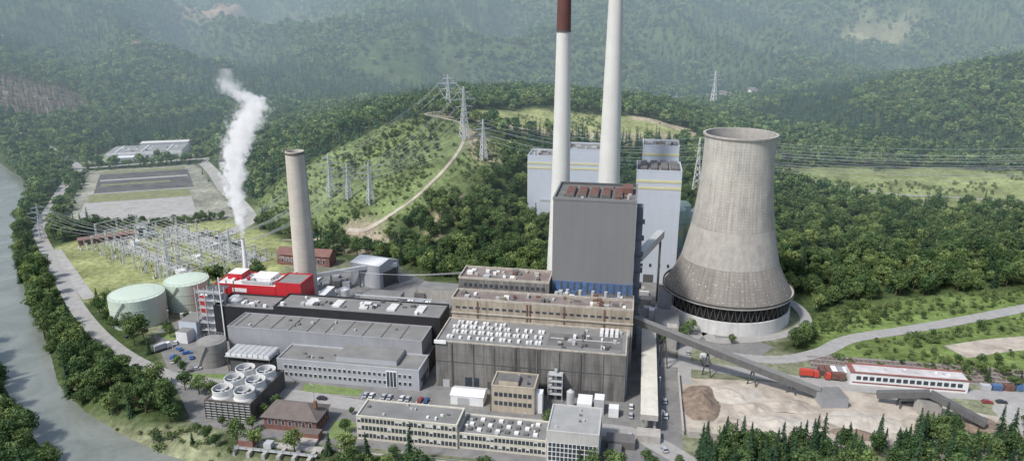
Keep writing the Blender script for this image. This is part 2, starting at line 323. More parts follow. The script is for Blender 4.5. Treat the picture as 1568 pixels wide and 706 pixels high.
sheet('coal_yard_ground',[(23,259),(23,305),(60,308),(98,306),(150,294),(158,264)],SANDM,0.045)
for P in ([(-140,264),(-114,264),(-113,270),(-141,271)],[(-198,262),(-178,267),(-176,273),(-186,272),(-204,270)],[(-114,232),(-106,232),(-106,243),(-112,247),(-116,243)],[(-240,306),(-228,300),(-214,306),(-226,312)],[(-236,330),(-228,318),(-222,322),(-228,334)]):
    sheet('lawn',P,GRASS,0.05)
sheet('switchyard_gravel_path',[(-318,474),(-245,388),(-240,392),(-312,480)],GRAV,0.05,True)
sheet('switchyard_gravel_path',[(-290,500),(-200,425),(-196,430),(-285,507)],GRAV,0.05,True)
sheet('switchyard_gravel_bed',[(-262,520),(-170,445),(-160,458),(-250,530)],GRAV,0.045,True)
bb=B()
for i in range(12): bb.box(-112+i*2.7,-112+i*2.7+0.18,262.5,267.5,0.04,0.045,MARK)
bb.obj('parking_bay_markings')
bb=B()
bb.box(-141,-113,263.2,263.5,0.0,0.14,CONC); bb.box(-106,-8,249.6,249.9,0.0,0.14,CONC); bb.obj('kerb')

# ------------------------------------------------------------------ buildings (plant grid)
def winrow(b,u0,u1,n,v,z0,z1,m=GLASS,w=None,frame=None):
    p=(u1-u0)/n; w=w or p*0.6
    for i in range(n):
        c=u0+p*(i+.5)
        if frame: b.box(c-w/2-.15,c+w/2+.15,v-0.10,v,z0-.15,z1+.15,frame)
        b.box(c-w/2,c+w/2,v-0.16,v-(0.1 if frame else 0),z0,z1,m)
def winrow_s(b,v0,v1,n,u,z0,z1,m=GLASS,w=None):
    p=(v1-v0)/n; w=w or p*0.6
    for i in range(n):
        c=v0+p*(i+.5); b.box(u,u+0.14,c-w/2,c+w/2,z0,z1,m)
def clutter(b,u0,u1,v0,v1,z,n,mats,smin=0.8,smax=2.5,hmax=1.8):
    for i in range(n):
        a=random.uniform(smin,smax);c=random.uniform(smin,smax); x=random.uniform(u0,u1-a);y=random.uniform(v0,v1-c)
        b.box(x,x+a,y,y+c,z,z+random.uniform(0.5,hmax),random.choice(mats))
# turbine hall
b=B(); b.hall(-83,-1,279,304,0,21.5,CONCD,ROOF,0.6,TRIM)
b.box(-60,-12,278.8,279,1.2,4.2,DSTEEL)
for i in range(20):
    u=-83+i*4.1
    if 5<i<17: b.box(u+1.6,u+1.9,278.7,278.8,1.2,4.2,CONCD)
b.box(-82.8,-1.2,278.85,279,12.2,12.5,DSTEEL); b.box(-70,-64,278.7,279,0,5.5,GLASS); b.box(-80,-77,278.8,279,0,3.5,STEEL)
for i in range(8): b.box(-76+i*9.3,-75.4+i*9.3,278.65,279,.5,21,DSTEEL if i%3==0 else CONCD)
for r,(v0) in enumerate((283,288.5,294,298.5)):
    for i in range(11 if r<3 else 6):
        for j in range(2):
            if random.random()<.12: continue
            u=-79+i*3.9+(1.2 if r%2 else 0)
            b.box(u+j*1.5,u+j*1.5+1.1,v0,v0+random.choice((2.4,2.4,1.6)),21.5,22.4,random.choice((WHITE,WHITE,WROOF)))
clutter(b,-34,-3,281,302,21.5,22,[WHITE,STEEL,ROOFD,DSTEEL],0.6,2)
b.box(-35,-3,284,296,21.5,21.56,ROOFD)
b.beam((-34,290,22),(-4,290,22),0.5,STEEL); b.beam((-20,283,22),(-20,300,22),0.5,ROOFD)
for i in range(4):
    for j in range(3): b.box(-13+i*2.2,-11.6+i*2.2,296+j*2.2,297.2+j*2.2,21.5,23.2,WHITE)
b.box(-83.3,-78,278.2,279,20.9,22.3,WHITE)
for v in (282,287,292,297): winrow_s(b,v,v+3,1,-1,14,16.5); 
b.beam((-.6,284,0),(-.6,284,21),.5,STEEL); b.beam((-.6,299,0),(-.6,299,24),.9,STEEL)
b.obj('turbine_hall')
b=B(); b.hall(-82,1,304,316,0,31,CONCB,ROOFR,1.0,TRIM)
for i in range(26): u=-80+i*3.1; b.box(u,u+1.9,303.82,304,27,27.9,GLASS)
b.box(-82.2,1.2,303.4,304,24.6,25.1,TRIM)
for u in (-70,-47,-45.5,-30,-12): b.box(u,u+.5,303.6,304,22.6,30.8,RUST)
clutter(b,-80,-2,306,314,31,30,[STEEL,ROOFD,CONCB,RUST,WHITE],0.8,3,2)
b.hall(-82,-38.5,318,334,0,36,CONCD,ROOFR,1.0,TRIM)
winrow(b,-80,-40,16,318,32.5,34,GLASS)
clutter(b,-80,-42,320,332,36,22,[RUST,STEEL,TRIM,WHITE,ROOFD],1,2.8,1.6)
b.hall(-38.2,1,316.1,325,0,29.5,CONCD,ROOFD,0.8)
clutter(b,-36,-2,317,323,29.5,22,[STEEL,DSTEEL,BLUE,WHITE,RUST],0.8,3,3)
for i in range(5): b.lathe(-30+6*i,320.5,[(0.8,29.5),(0.8,33)],12,STEEL)
b.obj('bunker_building')
b=B(); b.box(-38,-0.02,325,357,0,75,METG,ROOFD); b.box(-0.02,0,325,357,0,75,METB)
for a in ((-38.2,.2,324.8,325.6),(-38.2,.2,356.4,357.2),(-38.2,-37.4,325.6,356.4),(-.6,.2,325.6,356.4)): b.box(*a,75,76.2,DSTEEL if a[2]>330 else METG)
b.box(-38.05,0.05,324.7,325,29.6,35.5,BLUE)
for i in range(12): b.box(-37+i*3.1,-36.2+i*3.1,324.5,324.7,29.6,35.2,DSTEEL)
for i in range(5):
    b.box(-33+i*5.6,-29+i*5.6,331,348,75,76.4,ROOFD)
    for j in range(4): b.box(-32.8+i*5.6,-29.2+i*5.6,332+j*4,334.6+j*4,76.4,76.7,RUST)
b.box(-7,-2,340,350,75,78,RUST); clutter(b,-36,-2,327,356,75,14,[STEEL,RUST,DSTEEL],0.7,2)
b.box(0.2,3.2,330,336,0,72,METB); b.box(0.2,2.0,345,352,0,60,METB)
for z in range(8,72,8): b.box(0.2,4.2,329.5,337,z,z+.3,DSTEEL)
b.obj('boiler_house')
b=B(); b.hall(-80,-57.6,519,545,-5,56,WHCL,ROOF,0.8); b.hall(-57.5,-26,521,550,-5,61,WHCL,ROOF,0.8)
for z in (47,50.5): b.box(-80.1,-57.6,518.8,519,z,z+1.3,YEL); b.box(-57.5,-25.8,520.8,521,z,z+1.3,YEL)
clutter(b,-78,-60,521,543,56,8,[STEEL,ROOFD],1,4,2.5); clutter(b,-55,-28,523,548,61,10,[STEEL,ROOFD],1,4,2.5)
b.box(-70,-40,512,518.9,-3,24,WHCL,ROOF)
b.obj('flue_gas_cleaning_building')
b=B(); b.hall(-1,25,424,452,0,68.5,WHCL,ROOF,0.8); b.hall(2,24,452.1,474,0,78,WHCL,ROOF,0.8)
for z in (58,62): b.box(-1.1,25.1,423.8,424,z,z+1.4,YEL)
for z in (72.5,): b.box(2,24.1,451.9,452.1,z,z+1.3,YEL)
for i in range(4): b.box(1+i*6,5+i*6,427,449,68.5,70.2,ROOFD)
clutter(b,4,22,454,472,78,10,[STEEL,ROOFD],1,4,1.5)
b.box(-14,-1.2,428,446,0,38,GRCL,ROOF); b.box(25.2,30,430,445,0,16,GRCL,ROOF)
b.beam((-14,437,45),(-18,418,45),5,STEEL); b.box(6,12,423.8,424,0,5,DSTEEL); winrow(b,2,23,4,424,10,12,GLASS,1.4)
b.obj('flue_gas_cleaning_building')
def stack(name,u,v,prof,mats,n=40,rings=()):
    b=B()
    for (r0,z0),(r1,z1),m in zip(prof[:-1],prof[1:],mats): b.lathe(u,v,[(r0,z0),(r1,z1)],n,m,cap=False)
    r,z=prof[-1]; b.lathe(u,v,[(r,z),(r-.4,z),(r-.6,z-8)],n,mats[-1],cap=True,capm=DSTEEL)
    for rr,zz in rings:
        b.lathe(u,v,[(rr,zz),(rr+.25,zz),(rr+.25,zz+.8),(rr,zz+.8)],n,DSTEEL,cap=False)
    # access ladder running up the far-right flank
    ca_,sa_=math.cos(.6),math.sin(.6)
    for (r0,z0),(r1,z1) in zip(prof[:-1],prof[1:]): b.beam((u+(r0+.2)*ca_,v+(r0+.2)*sa_,z0),(u+(r1+.2)*ca_,v+(r1+.2)*sa_,z1),.35,STEEL)
    return b.obj(name,smooth=False)
stack('chimney_stack',-43,403,[(7.6,0),(5.1,68),(3.8,147),(3.7,160),(3.5,178),(3.3,205)],[STACKW,STACKW,STACKR,STACKR,STACKR],rings=[(3.85,147)])
stack('chimney_stack',-16.5,415,[(8,0),(6.3,62),(3.9,163),(3.5,205)],[STACKW,STACKW,STACKW],rings=[])
stack('concrete_chimney',-175,347,[(6.1,0),(5.6,20),(4.75,87),(4.8,89)],[STACKB,STACKB,STACKB],rings=[(4.8,87.6)])
b=B(); b.lathe(-209,346,[(1.4,9),(1.2,22),(0.95,40)],20,WHITE,cap=True,capm=DSTEEL)
b.box(-213,-205,342.2,350,0,16,GRCL,ROOF); b.beam((-213,341,22),(-209,346,19),.3,STEEL); b.lathe(-209,346,[(2.4,16),(2.4,16.4),(1.2,16.4)],16,STEEL,cap=False)
b.obj('steel_flue_stack')
# cooling tower
m,nt,o=new_mat('cooling_tower_concrete'); L=nt.links.new
uv=N(nt,'ShaderNodeUVMap'); bs=N(nt,'ShaderNodeBsdfPrincipled'); bs.inputs['Roughness'].default_value=0.9
sp=N(nt,'ShaderNodeSeparateXYZ'); L(uv.outputs[0],sp.inputs[0])
def noise_uv(sx,sy,det=5,rough=.7):
    mp=N(nt,'ShaderNodeMapping'); mp.inputs['Scale'].default_value=(sx,sy,1); L(uv.outputs[0],mp.inputs[0])
    q=N(nt,'ShaderNodeTexNoise',ins={'Scale':1.0,'Detail':float(det),'Roughness':rough}); L(mp.outputs[0],q.inputs['Vector']); return q.outputs['Fac']
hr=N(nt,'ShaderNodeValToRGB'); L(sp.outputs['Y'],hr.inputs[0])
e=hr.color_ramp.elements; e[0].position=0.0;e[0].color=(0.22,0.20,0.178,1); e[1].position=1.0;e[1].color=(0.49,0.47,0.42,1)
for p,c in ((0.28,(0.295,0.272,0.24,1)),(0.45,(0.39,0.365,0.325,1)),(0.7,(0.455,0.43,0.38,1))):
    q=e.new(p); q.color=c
cur=hr.outputs[0]
def mulr(cur,src,a,bv,lo,hi):
    r=N(nt,'ShaderNodeMapRange',ins={'From Min':a,'From Max':bv,'To Min':lo,'To Max':hi}); L(src,r.inputs['Value'])
    s=N(nt,'ShaderNodeVectorMath',operation='SCALE'); L(cur,s.inputs[0]); L(r.outputs[0],s.inputs['Scale']); return s.outputs[0]
cur=mulr(cur,noise_uv(140,2.5),.35,.7,1.15,.70); cur=mulr(cur,noise_uv(12,8),.3,.7,.80,1.15)
for chan,k,w in (('X',72,.12),('Y',55,.14)):
    f=N(nt,'ShaderNodeMath',operation='MULTIPLY'); L(sp.outputs[chan],f.inputs[0]); f.inputs[1].default_value=k
    g=N(nt,'ShaderNodeMath',operation='FRACT'); L(f.outputs[0],g.inputs[0]); h=N(nt,'ShaderNodeMath',operation='LESS_THAN'); L(g.outputs[0],h.inputs[0]); h.inputs[1].default_value=w
    cur=mulr(cur,h.outputs[0],0,1,1.0,.86)
pn=noise_uv(150,55,2,.5); r=N(nt,'ShaderNodeMapRange',ins={'From Min':.64,'From Max':.68,'To Min':0.0,'To Max':.6}); L(pn,r.inputs['Value'])
mx=N(nt,'ShaderNodeMix',data_type='RGBA'); L(r.outputs[0],mx.inputs[0]); L(cur,mx.inputs[6]); mx.inputs[7].default_value=(.62,.60,.56,1); cur=mx.outputs[2]
L(cur,bs.inputs['Base Color']); L(bs.outputs[0],o.inputs[0]); CTM=m
prof=[(33.4,15),(32.2,17),(30.6,20),(28.2,24.5),(26.0,29.5),(24.1,35),(22.6,42),(21.4,49),(20.4,56),(19.4,64),(18.6,72),(18.1,80),(17.8,88),(17.75,94),(18.0,97.4)]
bm=B(); nn_=96; bm.lathe(0,0,prof,nn_,CTM,cap=False); nshell=len(bm.f)
bm.lathe(0,0,[(18.0,97.4),(18.7,97.4),(18.7,98.2),(17.4,98.2),(17.2,94),(17.4,85),(20,56),(26,28),(31,17)],nn_,CONC,cap=False)
bm.lathe(0,0,[(33.4,0),(33.2,7.2),(32.6,7.4)],nn_,mat('basin_wall_pale',(0.60,0.59,0.57),0.8,0.1,0.2,streak=0.5,streak_col=(0.38,0.36,0.33)),cap=False)
bm.lathe(0,0,[(31.6,7),(31.9,15)],nn_,mat('louvre_black',(0.015,0.014,0.013),0.8,0.3,0.5),cap=False)
for i in range(60):
    a=2*math.pi*i/60; a2=a+math.pi/60
    bm.beam((32.6*math.cos(a),32.6*math.sin(a),7),(33*math.cos(a2),33*math.sin(a2),15),.3,DSTEEL); bm.beam((32.6*math.cos(a+2*math.pi/60),32.6*math.sin(a+2*math.pi/60),7),(33*math.cos(a2),33*math.sin(a2),15),.3,DSTEEL)
bm.lathe(0,0,[(33.1,14.6),(34.4,14.8),(34.4,15.3),(33.0,15.3)],nn_,CONC,cap=False)
bm.lathe(0,0,[(34.2,15.3),(34.3,16.5)],nn_,DSTEEL,cap=False)
ct=bm.obj('cooling_tower',plant=False,loc=(117,372,0))
uvl=ct.data.uv_layers.new(name='UVMap')
for p in ct.data.polygons:
    if p.index<nshell:
        i=p.index%nn_
        for li in p.loop_indices:
            vi=ct.data.loops[li].vertex_index; k=vi%nn_; z=ct.data.vertices[vi].co.z
            aa=k/nn_
            if i==nn_-1 and k==0: aa=1.0
            uvl.data[li].uv=(aa,(z-15)/82.4)
        p.use_smooth=True
def tank(name,u,v,r,h,m,dome=1.2,rail=True):
    b=B(); b.lathe(u,v,[(r,0),(r,h),(r*.97,h+.05),(r*.6,h+dome*.7),(r*.1,h+dome)],48,m)
    for z in (h*.33,h*.66): b.lathe(u,v,[(r+.02,z),(r+.12,z),(r+.12,z+.25),(r+.02,z+.25)],48,m,cap=False)
    if rail:
        for i in range(24):
            a=math.pi*2*i/24; p=(u+r*.97*math.cos(a),v+r*.97*math.sin(a)); b.beam((*p,h),(*p,h+1.1),.12,STEEL)
        b.lathe(u,v,[(r*.98,h+1.0),(r*.98,h+1.15)],48,STEEL,cap=False)
        for i in range(16):
            a=-2.2+i*.05; a2=a+.05; b.beam((u+(r+.5)*math.cos(a),v+(r+.5)*math.sin(a),h*i/16),(u+(r+.5)*math.cos(a2),v+(r+.5)*math.sin(a2),h*(i+1)/16),.7,STEEL,.15)
    return b.obj(name)
tank('storage_tank',-258,320,13.8,15.5,TANKG); tank('storage_tank',-244,343,11.8,15.5,TANKG); tank('storage_tank',-192,282,6.5,11.5,TANKD)
for (x,y) in ((112,474),(124,470),(118,486)):
    b=B(); b.lathe(x,y,[(5,0),(5,12)],24,TANKG,False); b.lathe(x,y,[(5.05,12),(5.05,17)],24,YEL,False); b.lathe(x,y,[(5,17),(5,30),(3,32),(0.3,32.6)],24,TANKG if x<120 else WHITE); b.lathe(x,y,[(5.4,21),(5.4,21.4),(5,21.4)],24,STEEL,False); b.obj('ash_silo',plant=False)
b=B(); b.lathe(-207,313,[(5.2,0),(5.2,20),(5.2,20.1),(3,22)],28,GRCL2); b.lathe(-197,314,[(3.8,0),(3.8,19),(2,20.6)],24,GRCL2)
for z in range(4,27,4):
    b.box(-214,-200,306,309,z,z+.25,STEEL)
    b.box(-212,-202,309,318,z,z+.2,DSTEEL) if z>20 else None
for x in (-214,-209,-204,-200):
    for y in (306,309,318): b.beam((x,y,0),(x,y,27),.4,STEEL if y<310 else DSTEEL)
for z in range(0,24,4): b.beam((-214,306,z),(-209,306,z+4),.25,DSTEEL); b.beam((-204,306,z+4),(-200,306,z),.25,DSTEEL)
b.beam((-214,306,25),(-200,306,25),.3,STEEL); b.beam((-214,306,26),(-200,306,26),.2,STEEL)
b.beam((-199,304,0),(-199,304,34),.5,WHITE)
b.box(-224,-214.3,304,316,0,9,WHCL,ROOF); b.box(-222,-216,298,303.9,0,6,WHITE,ROOF)
b.obj('silo_plant')
b=B(); b.hall(-155,-89,273,288,0,9.5,GRCL2,ROOF,0.5)
b.box(-128,-100,276,287.9,9.5,11.8,GRCL2,ROOF)
winrow(b,-152,-92,26,273,5.8,7.3,GLASS,1.3,WHITE); winrow(b,-152,-92,26,273,2.2,3.7,GLASS,1.3,WHITE)
b.box(-104,-99,272.7,273,0.8,8.5,WHITE); winrow(b,-103.8,-99.2,3,272.7,1.2,8.2,GLASS,1.1)
winrow_s(b,275,287,4,-89,3,4.5); b.box(-89,-88.8,278,283,0,4,DSTEEL)
clutter(b,-150,-130,276,286,9.5,5,[STEEL,ROOFD],.6,1.6,1.2)
b.obj('workshop_building')
b=B(); b.hall(-187,-92,288.05,304.5,0,16,GRCL,ROOF,0.4)
b.box(-91.9,-89.2,288.3,300,0,9,BLACK,ROOFD); clutter(b,-180,-95,290,302,16,10,[STEEL,ROOFD],.6,1.4,.9)
for i in range(10): b.box(-184+i*9,-183.6+i*9,288.6,304,16,16.25,ROOFD)
b.obj('production_hall')
b=B(); b.hall(-204,-172,304.6,322,0,18,BLACK,ROOF,0.7,BLACK); b.hall(-171.8,-88,304.6,322,0,20,BLACK,ROOF,0.7,BLACK)
clutter(b,-170,-92,307,320,20,26,[STEEL,WHITE,ROOFD,DSTEEL],.8,2.6,1.6); clutter(b,-202,-174,307,320,18,10,[STEEL,WHITE,ROOFD,DSTEEL],.8,2.6,1.6)
for i in range(5): b.box(-158+i*14,-154+i*14,310,318,20,20.8,WROOF)
b.obj('black_clad_hall')
b=B(); b.hall(-214,-180,323,342,0,22.5,REDM,WROOF,0.5,REDM); b.hall(-179.8,-166,323,338,0,25,REDM,ROOF,.5,REDM)
b.box(-226,-214.2,326,344,0,14,REDM,WROOF)
b.box(-211,-203,331,340,22.5,25.5,REDM,WHITE); b.box(-197,-186,330,340,22.5,24.5,WHITE); clutter(b,-210,-182,325,341,22.5,14,[WHITE,STEEL,REDM,DSTEEL],1,3,2.4)
b.beam((-200,326,23.5),(-184,326,23.5),1.2,STEEL); b.beam((-184,326,23.5),(-176,345,24),1.6,STEEL)
b.box(-204,-196,322.8,323,19,21,WHITE)
b.obj('red_clad_plant_building')
b=B()
for i in range(8):
    u=-181+i*2.7; b.box(u,u+2.1,275,285,8,9.2,WHITE); b.box(u+.3,u+1.8,275.3,284.7,9.2,9.4,STEEL)
for u in (-181,-171,-160.5):
    for v in (275.5,284.5): b.beam((u+.5,v,0),(u+.5,v,8),.4,DSTEEL)
b.box(-180,-160,276,284,0,5,DSTEEL); b.box(-181.5,-159.5,274.8,285.2,7.5,7.9,STEEL)
b.obj('air_cooler_bank')
b=B(); b.hall(-168,-148,237,266,0,8,mat('cooling_cell_timber',(0.10,0.09,0.08),.9,.3,.4,panel=(1,1,2.6)),ROOF,.5)
for i in range(2):
    for j in range(3):
        c=(-163+i*9.6,242.5+j*9); b.lathe(*c,[(4.4,8),(4.0,9),(4.15,11.3),(3.85,11.3),(3.8,9.2)],32,mat('grp_ring',(0.62,0.62,0.6),.7,.06),cap=True,capm=ROOFD)
        for a in range(4): b.beam((c[0],c[1],10),(c[0]+3.7*math.cos(a*1.57),c[1]+3.7*math.sin(a*1.57),10.05),.8,STEEL,.12)
        b.lathe(*c,[(.8,9.3),(.8,10.6)],12,STEEL)
for i in range(7): b.beam((-168,237-.2,i*1.15+.6),(-148,237-.2,i*1.15+.6),.25,STEEL)
for i in range(9): b.beam((-168+i*2.5,236.7,0),(-168+i*2.5,236.7,8),.25,DSTEEL)
b.beam((-150,266,8),(-146,272,0),.8,STEEL,.2); b.obj('mechanical_cooling_tower')
b=B(); b.box(-141,-119,234,246,0,5.6,BRICK); e=1.0
x0,x1,y0,y1=-141-e,-119+e,234-e,246+e; zr=9.6; ry=(y0+y1)/2; P=[(x0,y0,5.6),(x1,y0,5.6),(x1,y1,5.6),(x0,y1,5.6),(x0+7,ry,zr),(x1-7,ry,zr)]
for q in ((0,1,5,4),(1,2,5),(2,3,4,5),(3,0,4)): b.poly([P[i] for i in q],TILE)
b.poly([(x,y,z+.01) for x,y,z in [P[i] for i in (3,2,1,0)]],WHITE)
winrow(b,-140,-120,7,234,2.4,4.4,GLASS,1.2,WHITE); winrow_s(b,235,245,4,-119,2.4,4.4,GLASS,1.1)
b.box(-126,-116,229,233,-3,3,BRICK,TILE); b.box(-122,-120.8,239,240.2,8,11,BRICK); b.obj('brick_pump_house')
b=B(); b.box(-146,-112,222,225,-8,0.6,CONC); 
for i in range(6): b.box(-145+i*6,-143.6+i*6,216,222,-8,0.8,CONC)
b.box(-146,-112,218,219.5,.8,1.1,STEEL); b.beam((-146,218,2),(-112,218,2),.12,DSTEEL)
for i in range(12): b.beam((-146+i*3,218,1),(-146+i*3,218,2),.12,DSTEEL)
b.box(-124,-116,225.2,229,0,1.2,CONC); b.box(-144,-138,219.5,224,.8,3.6,BRICK,ROOF); b.box(-134,-131,220,223,.8,2.8,STEEL)
b.obj('water_intake')
b=B(); b.box(-112,22,224.2,225,-6,0.5,CONC); 
for i in range(45): b.beam((-112+i*3,224.6,.5),(-112+i*3,224.6,1.5),.1,STEEL)
b.beam((-112,224.6,1.5),(22,224.6,1.5),.1,STEEL); b.obj('quay_wall')
def office(name,u0,u1,v0,v1,h,fl,wm,roof,bay=1.5,gl=0.55,side=True):
    b=B(); b.hall(u0,u1,v0,v1,0,h,wm,roof,.5,wm); fh=h/fl
    n=int((u1-u0)/bay)
    for f in range(fl):
        z0=f*fh+fh*.32; b.box(u0+.4,u1-.4,v0-.06,v0,z0,z0+fh*gl,GLASS)
        for i in range(n+1):
            u=u0+.4+(u1-u0-.8)*i/n; b.box(u-.14,u+.14,v0-.2,v0-.06,z0,z0+fh*gl,wm)
        for i in range(n):
            if random.random()<.3: u=u0+.4+(u1-u0-.8)*i/n; b.box(u+.14,u+.14+bay*.78,v0-.09,v0-.06,z0+fh*gl*random.choice((.3,.55,.7)),z0+fh*gl,WROOF)
        if side:
            b.box(u1,u1+.06,v0+.5,v1-.5,z0,z0+fh*gl,GLASS); k=int((v1-v0)/bay)
            for i in range(k+1): v=v0+.5+(v1-v0-1)*i/k; b.box(u1+.06,u1+.2,v-.14,v+.14,z0,z0+fh*gl,wm)
    clutter(b,u0+1,u1-1,v0+1,v1-1,h,9,[STEEL,ROOFD,WHITE],.5,1.3,1.0); return b
office('',-102,-62.1,233.5,246,9.8,3,CREAM,ROOF).obj('office_building')
b=office('',-62,-28.3,234.3,248,6.2,2,CREAM,ROOF,side=False)
for i in range(8):
    for j in range(3): b.box(-59+i*3.6,-57.4+i*3.6,237+j*3.6,238.6+j*3.6,6.2,7,WHITE if (i+j)%2 else ROOFD)
b.obj('canteen_building')
b=B(); b.hall(-28,-9,231,250,0,13,mat('pale_fair_concrete',(0.48,0.47,0.44),.85,.08,.2,streak=.3),mat('roof_light_grey',(0.32,0.32,0.31),.9,.12,.2,dirt=.3,dirt_col=(.24,.24,.23)),.4)
b.box(-27.4,-9.6,230.9,231,1.2,8.8,GLASS)
for i in range(13): b.box(-27.5+i*1.48,-27.26+i*1.48,230.7,230.9,1.2,8.8,WHITE)
for z in (1.1,3,4.9,6.8,8.7): b.box(-27.5,-9.5,230.6,230.7,z,z+.2,WHITE)
b.box(-9,-8.9,233,248,2,8,GLASS)
for i in range(9): b.box(-8.9,-8.7,233+i*1.8,233.25+i*1.8,2,8,WHITE)
clutter(b,-26,-11,233,248,13,5,[STEEL,ROOFD],.5,1.3,.8)
b.obj('laboratory_building')
b=B(); b.hall(-55,-37,262.6,275,0,11.5,BEIGE,ROOFD,.5,BEIGE); winrow(b,-54,-38,8,262.6,7.2,8.9,GLASS,1.4); winrow(b,-54,-38,8,262.6,3.2,4.9,GLASS,1.4)
b.box(-52,-44,264,270,11.5,13.5,BEIGE,ROOFD); b.box(-37,-34,264,268,0,9,WHITE); winrow_s(b,269,274,2,-37,5,7)
clutter(b,-53,-39,264,273,11.5,8,[STEEL,WHITE,DSTEEL],.6,1.6,1.6)
b.beam((-55.3,262.3,0),(-55.3,262.3,12.4),.25,DSTEEL); b.obj('gatehouse_building')
b=B(); m=WHITE
b.box(-73,-59,265,273,0,4.2,m); b.poly([(-73.3,264.8,4.2),(-58.7,264.8,4.2),(-58.7,269,5.6),(-73.3,269,5.6)],m); b.poly([(-58.7,273.2,4.2),(-73.3,273.2,4.2),(-73.3,269,5.6),(-58.7,269,5.6)],m); b.poly([(-58.98,265,4.2),(-58.98,273,4.2),(-58.98,269,5.6)],m)
b.box(-70,-65,264.9,265,.2,3.4,STEEL); b.obj('white_storage_tent')
b=B(); b.box(-20,-14,266,274,0,5,WHITE); b.box(-13,-9,267,272,0,7,STEEL,WHITE); b.box(-7,-3,266,270,0,4,WHITE); b.lathe(-23,270,[(1.6,0),(1.6,8),(.3,9)],16,STEEL); b.beam((-30,277,0),(-30,277,14),1.2,STEEL)
for z in (3,6,9,12): b.box(-33,-27,274.5,278.2,z,z+.25,STEEL)
for a in ((-33,274.5),(-27,274.5)): b.beam((*a,0),(*a,13),.3,STEEL)
b.obj('ventilation_units')
b=B(); b.box(-7,4,244,250,0,3.2,ROOFD,ROOFD); b.box(-6,-1,236,243,0,3,CREAM,ROOFD); b.obj('gate_shelter')
b=B(); b.box(5.6,12.4,256,337,6.2,8.6,CONC,mat('gallery_roof_pale',(0.60,0.57,0.49),.9,.15,.3,dirt=.3,dirt_col=(.42,.39,.33)))
b.box(5.5,5.6,256.5,336,7,8,GLASS)
for v in range(258,337,8): b.box(6.2,7.2,v,v+1.2,0,6.2,CONC); b.box(10.8,11.8,v,v+1.2,0,6.2,CONC)
b.box(4.5,13.5,250,255.9,0,3,CONC)
b.obj('conveyor_gallery')
b=B(); p=Vector((57,313,21)); q=Vector((131,277,3.2)); CONV=mat('conveyor_cladding',(0.12,0.118,0.115),.7,.2,.3,panel=(2.5,0,0))
b.beam(p,q,3.4,CONV,3.0); b.beam(p+Vector((0,0,1.6)),q+Vector((0,0,1.6)),3.6,ROOF,.25)
for t in (.18,.42,.66,.86):
    c=p.lerp(q,t)
    for s_ in (-1,1): b.beam((c.x+s_*1.5,c.y-1.5*s_,0),(c.x,c.y,c.z-1),.5,DSTEEL)
b.box(129,140,270,280,0,4.5,GRCL,ROOF); b.obj('inclined_coal_conveyor',plant=False)
b=B(); b.beam(W(104,298)+(3.5,),W(122,292)+(9,),3,CONV,2.6); b.beam(W(122,292)+(9,),W(140,282)+(3,),3,CONV,2.6)
for uu,vv,h in ((112,295,6),(122,292,9),(132,287,6)): x,y=W(uu,vv); b.beam((x,y-1.5,0),(x,y,h),.5,DSTEEL); b.beam((x,y+1.5,0),(x,y,h),.5,DSTEEL)
x,y=W(122,292); b.box(x-4,x+4,y-3,y+3,0,6,CONC,ROOF)
b.obj('loading_conveyor',plant=False)
b=B(); b.box(97,145,312,321,0,5.8,WHITE,mat('shed_roof_pale',(0.52,0.50,0.49),.8,.15,.3,dirt=.4,dirt_col=(.3,.22,.2))); RS=mat('faded_red_stripe',(0.26,0.10,0.085),.7,.25)
b.box(96.7,145.3,311.7,312.6,5.8,6.2,RS); b.box(96.7,145.3,320.4,321.3,5.8,6.2,RS); b.box(96.8,99,312.6,320.4,5.8,6.1,RS)
b.box(98,144,311.88,312,1.0,1.6,RS); winrow(b,99,143,16,312,2.7,4.4,GLASS,1.9); clutter(b,100,142,314,319,5.8,7,[STEEL,WHITE],.8,1.6,1)
b.obj('locomotive_shed')
for i in range(5):
    b=B(); u=86+i*2.6; c=random.choice([GRCL,STEEL,RUST,WHITE]); b.box(u,u+2.2,318,324,0.1,2.6,c)
    for k in range(10): b.box(u-.05,u,318.2+k*.58,318.45+k*.58,.2,2.5,c)
    b.box(u+.1,u+2.1,317.94,318,.2,2.5,DSTEEL); b.obj('shipping_container')
for i in range(6):
    b=B(); u=152+i*5; c=random.choice([RUST,STEEL,BLUE,GRCL]); v=316+i*.7; b.box(u,u+4,v,v+2.4,.1,2.5,c)
    for k in range(7): b.box(u+.2+k*.55,u+.45+k*.55,v-.06,v,.2,2.4,c)
    b.box(u+4,u+4.05,v+.1,v+2.3,.2,2.4,DSTEEL); b.obj('shipping_container')
b=B(); c=[Vector((-97,413)),Vector((-78,405)),Vector((-68.5,418)),Vector((-87.5,426))]; h=14
for i in range(4): a_,b_=c[i],c[(i+1)%4]; b.poly([(*a_,0),(*b_,0),(*b_,h),(*a_,h)],GRCL2)
m1=(c[1]+c[2])/2; m0=(c[0]+c[3])/2
WR=mat('white_metal_roof',(0.72,0.72,0.71),.5,.05,.2,panel=(2,2,0))
b.poly([(*c[0],h),(*c[1],h),(*m1,h+2.6),(*m0,h+2.6)],WR); b.poly([(*c[2],h),(*c[3],h),(*m0,h+2.6),(*m1,h+2.6)],WR); b.poly([(*c[1],h),(*c[2],h),(*m1,h+2.6)],GRCL2); b.poly([(*c[3],h),(*c[0],h),(*m0,h+2.6)],GRCL2)
dv=(c[2]-c[1]).normalized(); nv=Vector((dv.y,-dv.x)); pa=c[1]+dv*2.5+nv*.08; pb=c[2]-dv*2.5+nv*.08; b.poly([(*pa,0.1),(*pb,0.1),(*pb,9.5),(*pa,9.5)],DSTEEL)  # flat dark sheet for the end-wall opening, its shade put into the colour
b.obj('storage_shed',plant=False)
b=B(); b.box(-228,-192,415,426,0,7,BRICK); 
